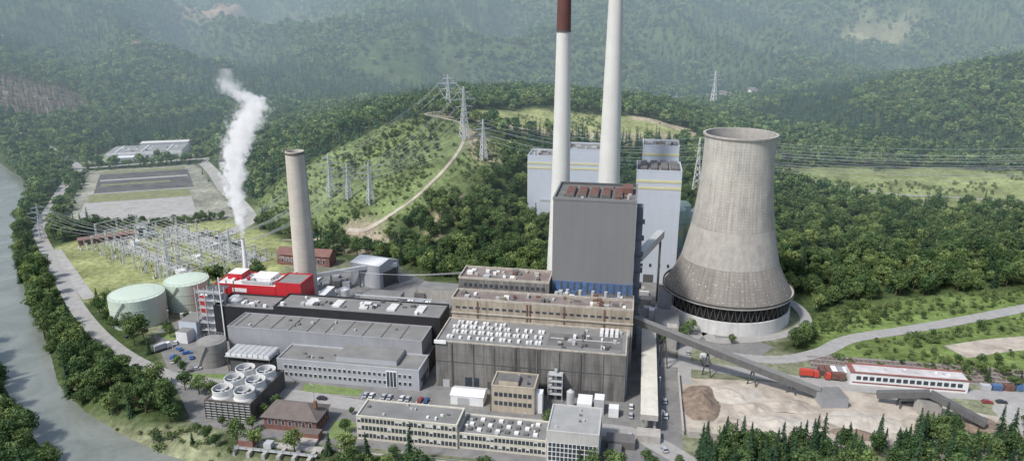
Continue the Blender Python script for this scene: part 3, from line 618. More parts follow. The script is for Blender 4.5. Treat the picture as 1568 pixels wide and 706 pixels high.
RT=mat('red_tile_roof',(0.19,0.10,0.085),.9,.2,.3)
b.poly([(-228.6,414.4,7),(-191.4,414.4,7),(-191.4,420.5,10.5),(-228.6,420.5,10.5)],RT); b.poly([(-191.4,426.6,7),(-228.6,426.6,7),(-228.6,420.5,10.5),(-191.4,420.5,10.5)],RT)
b.poly([(-192,415,7),(-192,426,7),(-192,420.5,10.5)],BRICK); winrow(b,-226,-194,9,415,2,5,GLASS,1.6,WHITE); b.obj('brick_switch_house')
b=B()
b.beam((-190,372,9),(-160,386,12),2.2,STEEL); b.beam((-160,386,12),(-140,396,12),2.2,STEEL)
for t in ((-190,372,8),(-175,379,10),(-160,386,11),(-140,396,11)): b.beam((t[0],t[1],0),t,.6,DSTEEL)
b.beam((-150,352,7),(-88,352,7),1.2,WHITE); b.beam((-150,354,8.5),(-88,354,8.5),.8,STEEL); 
for u in range(-148,-88,10): b.beam((u,353,0),(u,353,8),.4,DSTEEL)
b.obj('pipe_bridge')
b=B(); b.box(-128,-108,336,346,0,9,GRCL,WROOF); b.box(-104,-92,334,348,0,12,GRCL,ROOF); b.box(-150,-132,332,342,0,7,WHITE,ROOF); b.box(-120,-98,372,384,0,7,CONC,ROOF); b.box(-92,-84,352,368,0,9,GRCL,mat('roof_white2',(0.6,0.6,0.58),.8,.1)); b.box(-150,-128,360,372,0,5,GRCL,ROOF); b.box(-76,-56,340,352,0,15,CONCB,ROOFD);b.box(-80,-60,360,376,0,8,CONC,ROOF)
b.box(-162,-158,330,346,0,16,STEEL,WHITE); b.lathe(-168,356,[(3,0),(3,9),(.5,10.5)],20,WHITE); b.lathe(-159,360,[(3,0),(3,9),(.5,10.5)],20,WHITE); b.box(-200,-186,352,364,0,8,GRCL,WROOF); b.lathe(-196,374,[(4,0),(4,7),(.5,8.5)],24,STEEL)
clutter(b,-150,-90,330,350,0,20,[STEEL,WHITE,DSTEEL,CONC],2,6,6); clutter(b,-125,-60,355,392,0,30,[STEEL,WHITE,ROOFD,CONC,GRCL],2,7,5); clutter(b,-212,-160,348,400,0,24,[STEEL,WHITE,ROOFD,CONC,GRCL],2,7,5)
b.obj('auxiliary_buildings')
b=B(); b.box(12,24,345,362,0,9,GRCL,ROOF); b.box(14,22,372,384,0,14,GRCL,ROOF); clutter(b,4,30,365,415,0,14,[STEEL,WHITE,CONC,GRCL],2,6,6); b.beam((2,352,40),(14,395,40),4,STEEL); b.beam((14,395,0),(14,395,40),1.2,DSTEEL); b.beam((20,335,0),(20,335,12),5,CONC)
b.obj('transformer_buildings')
WRG=mat('warehouse_roof',(0.26,0.26,0.26),.8,.15,.1,panel=(3,0,0),dirt=.4,dirt_col=(.2,.19,.18))
b=B(); b.box(-38,38,-22,22,0,8,WHITE,WRG)
for i in range(3): b.box(-30+i*26,-28.8+i*26,-21,21,8,8.6,WHITE)
b.box(-38.2,38.2,-22.3,-22,5,7.8,WHITE); winrow(b,-34,34,12,-22.3,1,4,GLASS,3.5)
b.box(-14,38,24,38,0,10,GRCL2,WROOF); b.box(-30,-8,-38,-26,0,5.5,GRCL2,WHITE); b.box(5,16,-34,-27,0,4,CONC,ROOF); clutter(b,-30,30,-18,18,8,14,[STEEL,WHITE,ROOFD],1,3,1.5)
b.obj('warehouse',plant=False,loc=(-408,812,0),rot=math.radians(14))
b=B(); b.box(-4,4,-4,4,0,10,WHITE,ROOF); b.box(-1.5,1.5,-4.1,-4,1,8,GLASS); b.box(4,7,-3,3,0,5,WHITE,ROOF); winrow(b,-3.5,3.5,3,-4.1,7.2,8.4,GLASS,1); b.obj('control_building',plant=False,loc=(-268,506,0),rot=math.radians(20))
b=B(); b.box(-20,20,-4,4,0,3.6,BRICK,mat('roof_redbrown',(0.21,0.13,0.11),.9,.2,.3)); winrow(b,-19,19,12,-4,1.2,2.6,GLASS,1.6); b.box(-20.4,20.4,-4.4,4.4,3.6,3.9,MATS['roof_redbrown']); b.obj('low_garage_block',plant=False,loc=(-288,500,0),rot=math.radians(31))

# ------------------------------------------------------------------ switchyard
def lattice(b,x,y,z0,z1,w0,w1,m,n=6,t=.16):
    cs=[(-1,-1),(1,-1),(1,1),(-1,1)]
    L_=lambda k:(z0+(z1-z0)*k/n, (w0+(w1-w0)*k/n)/2)
    for sx,sy in cs: b.beam((x+sx*w0/2,y+sy*w0/2,z0),(x+sx*w1/2,y+sy*w1/2,z1),t,m)
    for k in range(n):
        za,wa=L_(k); zb,wb=L_(k+1)
        for i in range(4):
            p=cs[i];q=cs[(i+1)%4]
            b.beam((x+p[0]*wa,y+p[1]*wa,za),(x+q[0]*wb,y+q[1]*wb,zb),t*.7,m)
            if w0>2: b.beam((x+q[0]*wa,y+q[1]*wa,za),(x+p[0]*wb,y+p[1]*wb,zb),t*.7,m)
GST=mat('gantry_steel',(0.56,0.57,0.56),.6,.08)
b=B(); SWO=(-228,468); rot=math.radians(-37)
for a in (-78,-64,-50,-36,-22,-8,6,20,34,48,60):
    lim=32 if a>-60 else 16
    ys_=[y for y in (-30,-15,0,15,30) if abs(y)<=lim]; hh=11 if a%4 else 8.5
    for y in ys_: lattice(b,a,y,0,hh,1.0,.7,GST,4,.18)
    b.beam((a,ys_[0],hh),(a,ys_[-1],hh),.5,GST,.3)
    for i in range(len(ys_)*3): 
        y=ys_[0]+(ys_[-1]-ys_[0])*(i+.5)/(len(ys_)*3); b.beam((a,y,hh),(a,y,hh-1.4),.25,INS)
for y in np.arange(-28,30,4.0):
    b.beam((-78 if abs(y)<16 else -56,y,9.5),(60,y,9.5),.12,GST)
for y in (-24,-8,7,22): 
    for dy in (0,2,4): b.beam((-50,y+dy,5.2),(58,y+dy,5.2),.2,GST)
for i in range(420):
    x=random.uniform(-72,64);y=random.uniform(-34,34); h=random.choice((2.4,3.2,4.5,5))
    b.beam((x,y,0),(x,y,h*.55),.3,GST); b.beam((x,y,h*.55),(x,y,h),.42,random.choice((INS,GST,GST)))
    if i%5==0: b.box(x-.8,x+.8,y-.5,y+.5,0,1.5,GST)
for (x,y) in ((-20,36),(-2,36),(18,36)):
    b.box(x-3,x+3,y-2,y+2,.3,4,STEEL)
    for k in range(6): b.box(x-2.6+k,x-2.2+k,y-3,y-2,.6,3.4,DSTEEL)
    for k in range(3): b.beam((x-2+2*k,y,4),(x-2+2*k,y,6.4),.35,INS)
for (x,y) in ((-42,-5),(8,24),(40,-18),(22,4)): b.box(x-3,x+3,y-2.2,y+2.2,0,3,WHITE)
b.obj('switchyard_equipment',plant=False,loc=(*SWO,0),rot=rot)
PYL=mat('pylon_galvanised',(0.60,0.61,0.61),.6,.08)
def pylon(x,y,h,rotd,m=PYL,t=.42):
    b=B(); lattice(b,0,0,0,h*.62,h*.15,h*.05,m,6,t); lattice(b,0,0,h*.62,h,h*.05,h*.01,m,5,t*.8)
    pts=[]
    for zz,wd in ((.62,.2),(.76,.27),(.89,.16)):
        for s_ in (-1,1):
            b.beam((0,0,h*zz+.8),(s_*wd*h,0,h*zz),t*.8,m); b.beam((0,0,h*zz),(s_*wd*h,0,h*zz),t*.8,m); pts.append((s_*wd*h,h*zz-1.4)); b.beam((s_*wd*h,0,h*zz),(s_*wd*h,0,h*zz-1.4),.22,INS)
    z=hz(x,y); b.obj('electricity_pylon',plant=False,loc=(x,y,z),rot=math.radians(rotd))
    c,s2=math.cos(math.radians(rotd)),math.sin(math.radians(rotd)); r=[(x+a*c,y+a*s2,z+q) for a,q in pts]; r.append((x,y,z+h)); return r
P1=pylon(-57,658,33,20); P2=pylon(-38,580,41,35); P3=pylon(-22,555,31,35); P4=pylon(-140,549,34,40); P5=pylon(-122,530,27,40); P6=pylon(-102,510,31,40)
P7=pylon(145,560,46,70); P8=pylon(287,1050,52,30,t=.8); P9=pylon(680,600,46,80); P10=pylon(-183,450,24,60,t=.26); P11=pylon(-215,430,27,60,t=.26); P12=pylon(-340,505,26,40,t=.28)
WIREM=mat('power_line_wire',(0.48,0.49,0.49),.5,.0)
def wires(A,Bp,sag=6,t=.12):
    b=B()
    for p,q in zip(A,Bp):
        p=Vector(p);q=Vector(q); pr=p
        for i in range(1,13):
            f=i/12; c=p.lerp(q,f); c.z-=sag*4*f*(1-f); b.beam(pr,c,t,WIREM); pr=c
    b.obj('power_line',plant=False)
def gp(x,y,n=7,w=18,z=11,a=-37+90):
    c,s2=math.cos(math.radians(a)),math.sin(math.radians(a)); return [(x+(i-n/2)*w/n*c,y+(i-n/2)*w/n*s2,z) for i in range(n)]
wires(P1,P2,3); wires(P2,P6,6); wires(P3,P5,6); wires(P1,P4,8); wires(P4,gp(-205,505),5,.12); wires(P5,gp(-190,480),5,.12); wires(P6,gp(-175,465),5,.12)
wires(P7,P9,16,.16); wires(P7,P3,8,.13); wires(P12,gp(-275,485),3,.1); wires(P10,gp(-200,450),1,.08)
Q9=[(x+6,y-24,z-5) for x,y,z in P9]; Q7=[(x+5,y+18,z-3) for x,y,z in P7]; wires(Q7,Q9,18,.15)
wires([W(-70+i*3,331)+(37,) for i in range(3)],[(-160+i*3,440,11) for i in range(3)],8,.1)

# ------------------------------------------------------------------ yard, walls, heaps, rail tracks
def heap(name,cx,cy,rx,ry,h,m,seed):
    b=B(); mi=b.mi(m); n_=26
    for j in range(n_+1):
        for i in range(n_+1):
            a=(i/n_*2-1);c=(j/n_*2-1); an=math.atan2(c,a); rim=1+.35*mn.noise((math.cos(an)*1.3,math.sin(an)*1.3,seed)); r=math.hypot(a,c)/rim; x=cx+a*rx;y=cy+c*ry
            z=max(0,1-r**1.2)*h*(1+.7*mn.noise((x*.18,y*.18,seed)))+mn.noise((x*.45,y*.45,seed))*.8*max(0,1-r)
            b.v.append((x,y,0.02+z))
    for j in range(n_):
        for i in range(n_): a=j*(n_+1)+i; b.f.append((a,a+1,a+n_+2,a+n_+1)); b.m.append(mi)
    b.obj(name)
LSAND=mat('light_sand',(0.47,0.43,0.37),.95,.2,.3,dirt=.5,dirt_col=(.34,.29,.24))
for i,(u,v,rx,ry,h,m_) in enumerate(((31,284,9,14,4,BROWN),(45,294,14,9,1.8,LSAND),(68,288,11,6,1.6,SANDM),(95,280,16,8,1.6,LSAND),(60,272,14,8,1.4,LSAND),(120,282,12,8,1.6,SANDM),(140,285,9,8,1.6,BROWN),(42,268,9,6,1.4,SANDM),(88,270,9,4,1.3,BROWN),(52,283,8,6,1.6,SANDM))): heap('soil_heap' if m_ is BROWN else 'sand_heap',u,v,rx,ry,h,m_,i*3.1)
b=B()
for i in range(18): b.box(24+i*7,30.8+i*7,256.6,257.6,-1,2.8,CONC)
b.box(22,22.8,258,306,0,2.2,CONC)
b.obj('retaining_wall')
b=B(); 
for k in range(4):
    v=324+k*4.2
    for s_ in (-.75,.75): b.box(84,330,v+s_-.08,v+s_+.08,.1,.26,RUST)
    for i in range(120): b.box(84+i*2,84.5+i*2,v-1.2,v+1.2,.05,.1,DSTEEL)
b.obj('rail_tracks')
sheet('rail_ballast',[(84,321),(330,321),(330,340),(84,340)],mat('ballast',(0.23,0.21,0.19),.95,.25,.4),.045)
sheet('gravel_yard',[(150,262),(220,262),(240,300),(160,318),(150,300)],GRAV,0.04)

# vehicles
def wheel(b,x,y,r,w=.2):
    k=len(b.v); n_=12
    for yy in (y-w,y+w): b.v+=[(x+r*math.cos(2*math.pi*i/n_),yy,r+r*math.sin(2*math.pi*i/n_)) for i in range(n_)]
    for i in range(n_): b.f.append((k+i,k+(i+1)%n_,k+n_+(i+1)%n_,k+n_+i)); b.m.append(b.mi(DSTEEL))
    b.f.append(tuple(range(k,k+n_))); b.m.append(b.mi(DSTEEL)); b.f.append(tuple(range(k+n_,k+2*n_))); b.m.append(b.mi(DSTEEL))
def car(u,v,colr,rot=0,s=1.0):
    b=B(); body=mat('car_paint_%s'%colr[0],colr[1],.3,.02)
    prof=[(-2.1,.35),(2.1,.35),(2.15,.8),(1.2,.95),(.6,1.42),(-1.1,1.42),(-1.75,1.0),(-2.15,.9)]
    for y in (-.85,.85): b.v+=[(x,y*(.85 if z>1.2 else 1),z) for x,z in prof]
    mi=b.mi(body); n_=len(prof); b.f.append(tuple(range(n_))[::-1]); b.m.append(mi); b.f.append(tuple(range(n_,2*n_))); b.m.append(mi)
    g=b.mi(GLASS)
    for i in range(n_): j=(i+1)%n_; b.f.append((i,j,j+n_,i+n_)); b.m.append(g if i in (3,5) else mi)
    for x in (-1.3,1.3):
        for y in (-.8,.8): wheel(b,x,y,.33,.12)
    for y in (-.83,.83): b.box(-1.2,.75,y-.03,y+.03,1.0,1.32,GLASS)
    x,y=W(u,v); b.obj('parked_car',plant=False,loc=(x,y,.05),rot=math.radians(rot-10))
CC=[('white',(.65,.65,.65)),('silver',(.4,.42,.44)),('black',(.03,.03,.035)),('grey',(.15,.16,.17)),('silver',(.4,.42,.44)),('black',(.03,.03,.035)),('blue',(.04,.09,.22)),('red',(.3,.04,.03))]
BLU=('bright_blue',(.04,.14,.4))
for i in (0,1,3,4,6,7,9,10): car(-110.6+i*2.7,265,random.choice(CC),90)
for (u,v) in ((-214,283),(-210,288),(-216,291),(-205,284),(-222,297),(-211,279)): car(u,v,BLU if random.random()<.7 else CC[0],random.uniform(0,180))
for (u,v,r_) in ((-60,256,0),(-128,259,0),(2,253,90),(15,246,110),(-15,257,0),(-196,274,30),(-285,343,40),(-250,300,70),(-100,250,0),(-94,250,0),(-80,250,0),(28,330,90),(60,318,20),(150,305,0),(156,306,0),(-160,300,0),(16,270,90),(16,282,90),(2,268,90),(2,275,90),(-266,352,50),(-262,356,50)): car(u,v,random.choice(CC),r_)
def truck(u,v,rot,colr=REDT,trail=WHITE):
    b=B(); b.box(-4.5,1.2,-1.2,1.2,1.1,3.6,trail); b.box(-4.6,1.3,-1.1,1.1,.7,1.1,DSTEEL); b.box(1.5,3.8,-1.2,1.2,.6,2.0,colr); b.box(1.5,3.5,-1.15,1.15,2.0,3.1,colr); b.box(3.5,3.56,-1,1,2.05,2.9,GLASS); b.box(3.8,3.95,-1.1,1.1,.5,1.0,DSTEEL)
    for x in (-3.8,-2.6,2.6):
        for y in (-1.1,1.1): wheel(b,x,y,.5)
    x,y=W(u,v); b.obj('truck',plant=False,loc=(x,y,.06),rot=math.radians(rot-10))
truck(81,316,0,REDT,REDT); truck(91,315,180,REDT,RUST); truck(-20,254,0,WHITE,WHITE); truck(-224,290,60,WHITE,STEEL); truck(-233,326,30,REDT,STEEL); truck(35,322,100,WHITE,STEEL); truck(118,300,10,WHITE,STEEL)
for (u,v) in ((-190,257),(-165,256),(-130,256),(-100,250.5),(-70,250.5),(-40,250.5),(-10,251),(-215,285),(-240,318),(14,262),(14,290),(14,320)):
    b=B(); b.beam((0,0,0),(0,0,8),.18,STEEL); b.beam((0,0,8),(1.6,0,8.2),.12,STEEL); b.box(1.2,2.2,-.2,.2,8.1,8.25,STEEL); x,y=W(u,v); b.obj('street_lamp',plant=False,loc=(x,y,0),rot=random.uniform(0,6))
for i in range(14):
    x=random.uniform(270,420); y=random.uniform(1180,1330); b=B(); w=random.uniform(5,8)
    b.box(-w,w,-4.5,4.5,-3,6,WHITE); rm=random.choice([TILE,MATS['red_tile_roof'],ROOFD]); b.poly([(-w-.5,-5,6),(w+.5,-5,6),(w+.5,0,10),(-w-.5,0,10)],rm); b.poly([(w+.5,5,6),(-w-.5,5,6),(-w-.5,0,10),(w+.5,0,10)],rm); b.poly([(w,-4.5,6),(w,4.5,6),(w,0,10)],WHITE); b.poly([(-w,4.5,6),(-w,-4.5,6),(-w,0,10)],WHITE); winrow(b,-w,w,4,-4.5,1.5,3,GLASS,1.2)
    b.obj('village_house',plant=False,loc=(x,y,hz(x,y)),rot=random.uniform(-.6,.6))

# ------------------------------------------------------------------ trees
def add_cl(me,nf_colors):
    ca=me.color_attributes.new('cl','FLOAT_COLOR','CORNER'); data=[]
    for p in me.polygons:
        c=nf_colors[p.index]; data+= [c,c,c,1.0]*p.loop_total
    ca.data.foreach_set('color',data)
BARK=mat('bark',(0.10,0.075,0.05),.9,.2,.8)
def decid(name,h,w,clumps,per,size,fm,seed,base=.22):
    rd_=random.Random(seed); b=B(); cols=[]
    b.lathe(0,0,[(h*.028,0),(h*.02,h*.25),(h*.01,h*.7)],6,BARK)
    for i in range(6):
        a=rd_.uniform(0,6.28); z=h*rd_.uniform(.22,.5); r=w*.36; b.beam((0,0,z),(r*math.cos(a),r*math.sin(a),z+h*.2),h*.012,BARK)
    cols=[1.0]*len(b.f); fi=b.mi(fm); cz=h*(base+(1-base)/2); rz=h*(1-base)/2
    for c in range(clumps):
        while True:
            p=Vector((rd_.uniform(-1,1),rd_.uniform(-1,1),rd_.uniform(-1,1)))
            if .35<p.length<1.0: break
        wz=1.0-.35*max(0,p.z)
        cc=Vector((p.x*w*.37*wz,p.y*w*.37*wz,cz+p.z*rz*.74)); cr=w*rd_.uniform(.13,.22); tint=rd_.uniform(.6,1.45)
        for k in range(per):
            d=Vector((rd_.gauss(0,1),rd_.gauss(0,1),rd_.gauss(0,1)+.25)).normalized(); q=cc+Vector((d.x,d.y,d.z*.75))*cr*rd_.uniform(.7,1.1)
            nrm=(d+Vector((rd_.gauss(0,.45),rd_.gauss(0,.45),rd_.gauss(0,.45)))).normalized(); t1=nrm.orthogonal().normalized(); t2=nrm.cross(t1); an=rd_.uniform(0,6.28); s_=size*rd_.uniform(.6,1.25)
            e1=(t1*math.cos(an)+t2*math.sin(an))*s_; e2=(t2*math.cos(an)-t1*math.sin(an))*s_*.7
            kk=len(b.v); b.v+=[tuple(q-e1),tuple(q-e2),tuple(q+e1),tuple(q+e2)]; b.f.append((kk,kk+1,kk+2,kk+3)); b.m.append(fi); cols.append(tint*rd_.uniform(.85,1.15))
    me=bpy.data.meshes.new(name); me.from_pydata(b.v,[],b.f)
    for m in b.ml: me.materials.append(m)
    me.polygons.foreach_set('material_index',b.m); add_cl(me,cols); return me
def conif(name,h,w,layers,per,size,fm,seed):
    rd_=random.Random(seed); b=B(); b.lathe(0,0,[(h*.02,0),(h*.004,h*.97)],6,BARK); cols=[1.0]*len(b.f); fi=b.mi(fm)
    for l in range(layers):
        f=(l+.5)/layers; z=h*(.06+.92*f); r=w/2*(1-f)**.85*rd_.uniform(.8,1.1)+.12
        nb=max(4,int(per*(1-f*.7)))
        for k in range(nb):
            a=rd_.uniform(0,6.28); rr=r*rd_.uniform(.7,1.1); tint=rd_.uniform(.6,1.35)
            dx,dy=math.cos(a),math.sin(a); ns_=3 if size<1 else 1
            for j in range(ns_):
                t0=j/ns_*.9+.05; t1_=(j+1.25)/ns_
                wd=size*rd_.uniform(.5,1.0)*(1.1-t0*.6); zz=z-rr*t0*.45; z2=z-rr*min(t1_,1)*.45-rd_.uniform(0,.25)
                p=Vector((dx*rr*t0,dy*rr*t0,zz)); q=Vector((dx*rr*min(t1_,1.05),dy*rr*min(t1_,1.05),z2)); s_=Vector((-dy,dx,rd_.uniform(-.25,.25)))*wd
                kk=len(b.v); b.v+=[tuple(p),tuple((p+q)/2+s_),tuple(q),tuple((p+q)/2-s_)]; b.f.append((kk,kk+1,kk+2,kk+3)); b.m.append(fi); cols.append(tint*rd_.uniform(.85,1.15))
    me=bpy.data.meshes.new(name); me.from_pydata(b.v,[],b.f)
    for m in b.ml: me.materials.append(m)
    me.polygons.foreach_set('material_index',b.m); add_cl(me,cols); return me
F1=foliage('foliage_broadleaf',(0.07,0.125,0.052),(0.165,0.23,0.09)); F2=foliage('foliage_bright',(0.15,0.21,0.075),(0.235,0.295,0.11)); F3=foliage('foliage_conifer',(0.034,0.072,0.04),(0.065,0.11,0.058)); F4=foliage('foliage_dead',(0.17,0.13,0.10),(0.25,0.20,0.15),.1)
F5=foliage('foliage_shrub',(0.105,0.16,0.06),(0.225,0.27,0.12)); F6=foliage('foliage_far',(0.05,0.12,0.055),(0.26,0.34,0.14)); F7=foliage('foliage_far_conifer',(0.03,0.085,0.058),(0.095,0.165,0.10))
def coll(name,meshes):
    c=bpy.data.collections.new(name)
    for me in meshes: o=bpy.data.objects.new(me.name,me); c.objects.link(o)
    return c
near_m=[decid('tree_crown_%d'%i,12,9.5,26,44,.42,F1,i) for i in range(5)]+[decid('tree_crown_b%d'%i,11,9,24,44,.42,F2,20+i) for i in range(2)]
con_m=[conif('conifer_%d'%i,15,6,26,16,.5,F3,40+i) for i in range(3)]
C_near=coll('broadleaf_tree_collection',near_m+con_m[:1])
C_mid=coll('midground_tree_collection',[decid('mid_tree_%d'%i,12,9.5,16,15,.85,F6 if i<3 else F1,60+i) for i in range(5)]+[decid('mid_tree_b',11,9,16,15,.8,F2,70)])
C_con=coll('far_conifer_collection',[conif('far_conifer_%d'%i,17,6.5,11,8,1.25,F7,80+i) for i in range(3)])
C_dead=coll('dead_tree_collection',[conif('dead_tree_%d'%i,15,5,10,6,1.0,F4,90+i) for i in range(2)])
C_shrub=coll('shrub_collection',[decid('shrub_%d'%i,3.0,4.2,9,16,.3,F5 if i<3 else F1,100+i,base=.0) for i in range(4)])
def gn(c):
    g=bpy.data.node_groups.new('scatter_'+c.name,'GeometryNodeTree'); g.interface.new_socket(name='Geometry',in_out='INPUT',socket_type='NodeSocketGeometry'); g.interface.new_socket(name='Geometry',in_out='OUTPUT',socket_type='NodeSocketGeometry')
    i=g.nodes.new('NodeGroupInput');o=g.nodes.new('NodeGroupOutput'); ci=g.nodes.new('GeometryNodeCollectionInfo'); ci.inputs[0].default_value=c; ci.inputs['Separate Children'].default_value=True; ci.inputs['Reset Children'].default_value=True
    ip=g.nodes.new('GeometryNodeInstanceOnPoints'); ip.inputs['Pick Instance'].default_value=True
    a=g.nodes.new('GeometryNodeInputNamedAttribute'); a.data_type='FLOAT_VECTOR'; a.inputs[0].default_value='scl'
    r=g.nodes.new('GeometryNodeInputNamedAttribute'); r.data_type='FLOAT_VECTOR'; r.inputs[0].default_value='rot'
    l=g.links.new; l(i.outputs[0],ip.inputs['Points']); l(ci.outputs[0],ip.inputs['Instance']); l(a.outputs[0],ip.inputs['Scale']); l(r.outputs[0],ip.inputs['Rotation']); l(ip.outputs[0],o.inputs[0]); return g
GN={}
def scatter(name,X,Y,c,smin,smax,sink=.3):
    k=len(X)
    if k==0: return
    Z=HT(X,Y)-sink; me=bpy.data.meshes.new(name); me.from_pydata(np.stack([X,Y,Z],-1).tolist(),[],[])
    s_=rng.uniform(smin,smax,k); S=np.stack([s_*rng.uniform(.85,1.15,k),s_*rng.uniform(.85,1.15,k),s_*rng.uniform(.8,1.25,k)],-1)
    R=np.stack([rng.uniform(-.06,.06,k),rng.uniform(-.06,.06,k),rng.uniform(0,6.28,k)],-1)
    for nm,dat in (('scl',S),('rot',R)): at=me.attributes.new(nm,'FLOAT_VECTOR','POINT'); at.data.foreach_set('vector',dat.reshape(-1))
    o=bpy.data.objects.new(name,me); sc.collection.objects.link(o)
    if c.name not in GN: GN[c.name]=gn(c)
    md=o.modifiers.new('scatter','NODES'); md.node_group=GN[c.name]
def grid(x0,x1,y0,y1,sp):
    gx,gy=np.meshgrid(np.arange(x0,x1,sp),np.arange(y0,y1,sp)); gx=gx.ravel();gy=gy.ravel(); gx=gx+rng.uniform(-.48,.48,len(gx))*sp; gy=gy+rng.uniform(-.48,.48,len(gy))*sp
    k=np.abs(gx)<gy*.80+60; return gx[k],gy[k]
def free(X,Y,polys,marg=2.5):
    ok=np.ones(X.shape,bool)
    for P in polys: ok&=sdist(X,Y,P)>marg
    for Q,w in ROADS:
        Q2=Q[::3]+[Q[-1]]; ok&=pdist(X,Y,Q2,False)>w/2+3
    ok&=np.hypot(X-117,Y-372)>40
    ok&=sdist(X,Y,RIVER)>1.0
    return ok
WL=WP([(-84,508),(-84,555),(-22,555),(-22,512)]); WRp=WP([(-18,420),(-18,480),(34,480),(34,420)]); SIL=[(103,462),(103,495),(133,495),(133,462)]
BR=[(72,225),(72,252),(140,262),(200,268),(300,262),(300,225)]
ALL=[SITE,SWITCH,LOT,WHS,SHRUB,MEADOW,FIELD,LOWSHRUB,BANK,WL,WRp,SIL,BR]
X,Y=grid(-700,700,215,560,6.3); k=free(X,Y,ALL); X,Y=X[k],Y[k]
k=rng.random(len(X))<.92; scatter('broadleaf_forest',X[k],Y[k],C_near,.6,1.25)
X,Y=grid(-900,900,560,1150,7.6); k=free(X,Y,ALL+[DEAD])&(Y<1150); X,Y=X[k],Y[k]
cn=np.array([mn.noise((x*.006,y*.006,5.)) for x,y in zip(X,Y)]); k=cn+rng.normal(0,.12,len(X))<.22
scatter('hillside_broadleaf_forest',X[k],Y[k],C_mid,.7,1.3); scatter('hillside_conifer_forest',X[~k],Y[~k],C_con,.65,1.05)
X,Y=grid(-2300,2300,1150,3000,12.5); k=np.ones(len(X),bool)
for P in (CLEAR1,CLEAR2,CLEAR3,CLEAR4,CLEAR5,CLEAR6): k&=sdist(X,Y,P)>rng.normal(0,14,len(X))
lg=np.array([mn.noise((x*.0022,y*.004,21.)) for x,y in zip(X,Y)]); k&=~((lg>.42)&(rng.random(len(X))<.8))
k&=~((X>260)&(X<430)&(Y<1340)&(Y>1170)&(rng.random(len(X))<.75))
X,Y=X[k],Y[k]; cn=np.array([mn.noise((x*.0035,y*.0035,8.))+.5*mn.noise((x*.012,y*.012,3.)) for x,y in zip(X,Y)]); k=cn+rng.normal(0,.06,len(X))<.04
scatter('mountain_broadleaf_forest',X[k],Y[k],C_mid,.95,1.7); scatter('mountain_conifer_forest',X[~k],Y[~k],C_con,.9,1.5)
X,Y=grid(-900,-500,850,1200,8); k=inpoly(X,Y,DEAD); X,Y=X[k],Y[k]; k=rng.random(len(X))<.85; scatter('dead_spruce_stand',X[k],Y[k],C_dead,.7,1.1)
X,Y=grid(-900,-500,850,1200,14); k=inpoly(X,Y,DEAD); X,Y=X[k],Y[k]; scatter('surviving_conifers',X,Y,C_con,.6,1.)
# shrubs, planted in rough rows on the cleared slope under the power lines
X,Y=grid(-260,650,270,760,3.1); k=(inpoly(X,Y,SHRUB)|inpoly(X,Y,LOWSHRUB))&free(X,Y,[SITE],1)
nzv=np.array([mn.noise((x*.03,y*.03,2.)) for x,y in zip(X,Y)]); row=np.sin((X*.35+Y*.94)*2*math.pi/11+nzv*4); k&=rng.random(len(X))<(.55+nzv*.8+row*.3); scatter('hillside_shrubs',X[k],Y[k],C_shrub,.35,1.15,.1)
X,Y=grid(-260,650,230,760,5); k=(inpoly(X,Y,MEADOW)|inpoly(X,Y,FIELD)|inpoly(X,Y,BANK)|inpoly(X,Y,LOWSHRUB))&free(X,Y,[SITE],1)
nzv=np.array([mn.noise((x*.02,y*.02,4.)) for x,y in zip(X,Y)]); k&=(nzv>.12)&(rng.random(len(X))<.5)|(inpoly(X,Y,BANK)&(rng.random(len(X))<.55)&k); scatter('meadow_shrubs',X[k],Y[k],C_shrub,.5,1.3,.1)
X,Y=grid(-210,600,280,620,9); nzv=np.array([mn.noise((x*.02,y*.02,14.)) for x,y in zip(X,Y)]); k=(inpoly(X,Y,LOWSHRUB)|inpoly(X,Y,SHRUB))&free(X,Y,[SITE],2)&(nzv>.12); scatter('young_trees',X[k],Y[k],C_near,.3,.65)
X,Y=grid(-250,-100,225,300,6); k=inpoly(X,Y,BANK)&(sdist(X,Y,RIVER)>1)&(rng.random(len(X))<.35); scatter('riverbank_trees',X[k],Y[k],C_near,.35,.65)
X,Y=grid(-340,-225,515,560,4.5); k=inpoly(X,Y,[(-345,522),(-330,514),(-262,532),(-222,556),(-226,563),(-265,543),(-335,531)])&free(X,Y,[],1); scatter('hedgerow_trees',X[k],Y[k],C_near,.4,.75)
X,Y=grid(-450,-225,530,780,5); k=(np.abs(sdist(X,Y,LOT))<3.5)&free(X,Y,[],1)&(rng.random(len(X))<.7); scatter('lot_edge_bushes',X[k],Y[k],C_near,.25,.5)
def tree(name,me,x,y,s): o=bpy.data.objects.new(name,me); sc.collection.objects.link(o); o.location=(x,y,max(hz(x,y),-3)-.2); o.scale=(s,s,s*random.uniform(.9,1.15)); o.rotation_euler[2]=random.uniform(0,6.28)
rr=random.Random(5)
for i in range(80):
    x=rr.uniform(70,128);y=rr.uniform(222,241); f_=rr.random()<.6; tree('fir_tree' if f_ else 'broadleaf_tree',(con_m if f_ else near_m)[i%3],x,y,rr.uniform(.65,1.15) if f_ else rr.uniform(.6,.95))
for i in range(75):
    x=rr.uniform(134,205);y=rr.uniform(224,246+(x-134)*.12); f_=rr.random()<.45; tree('fir_tree' if f_ else 'broadleaf_tree',(con_m if f_ else near_m)[i%3],x,y,rr.uniform(.65,1.2) if f_ else rr.uniform(.6,1.05))
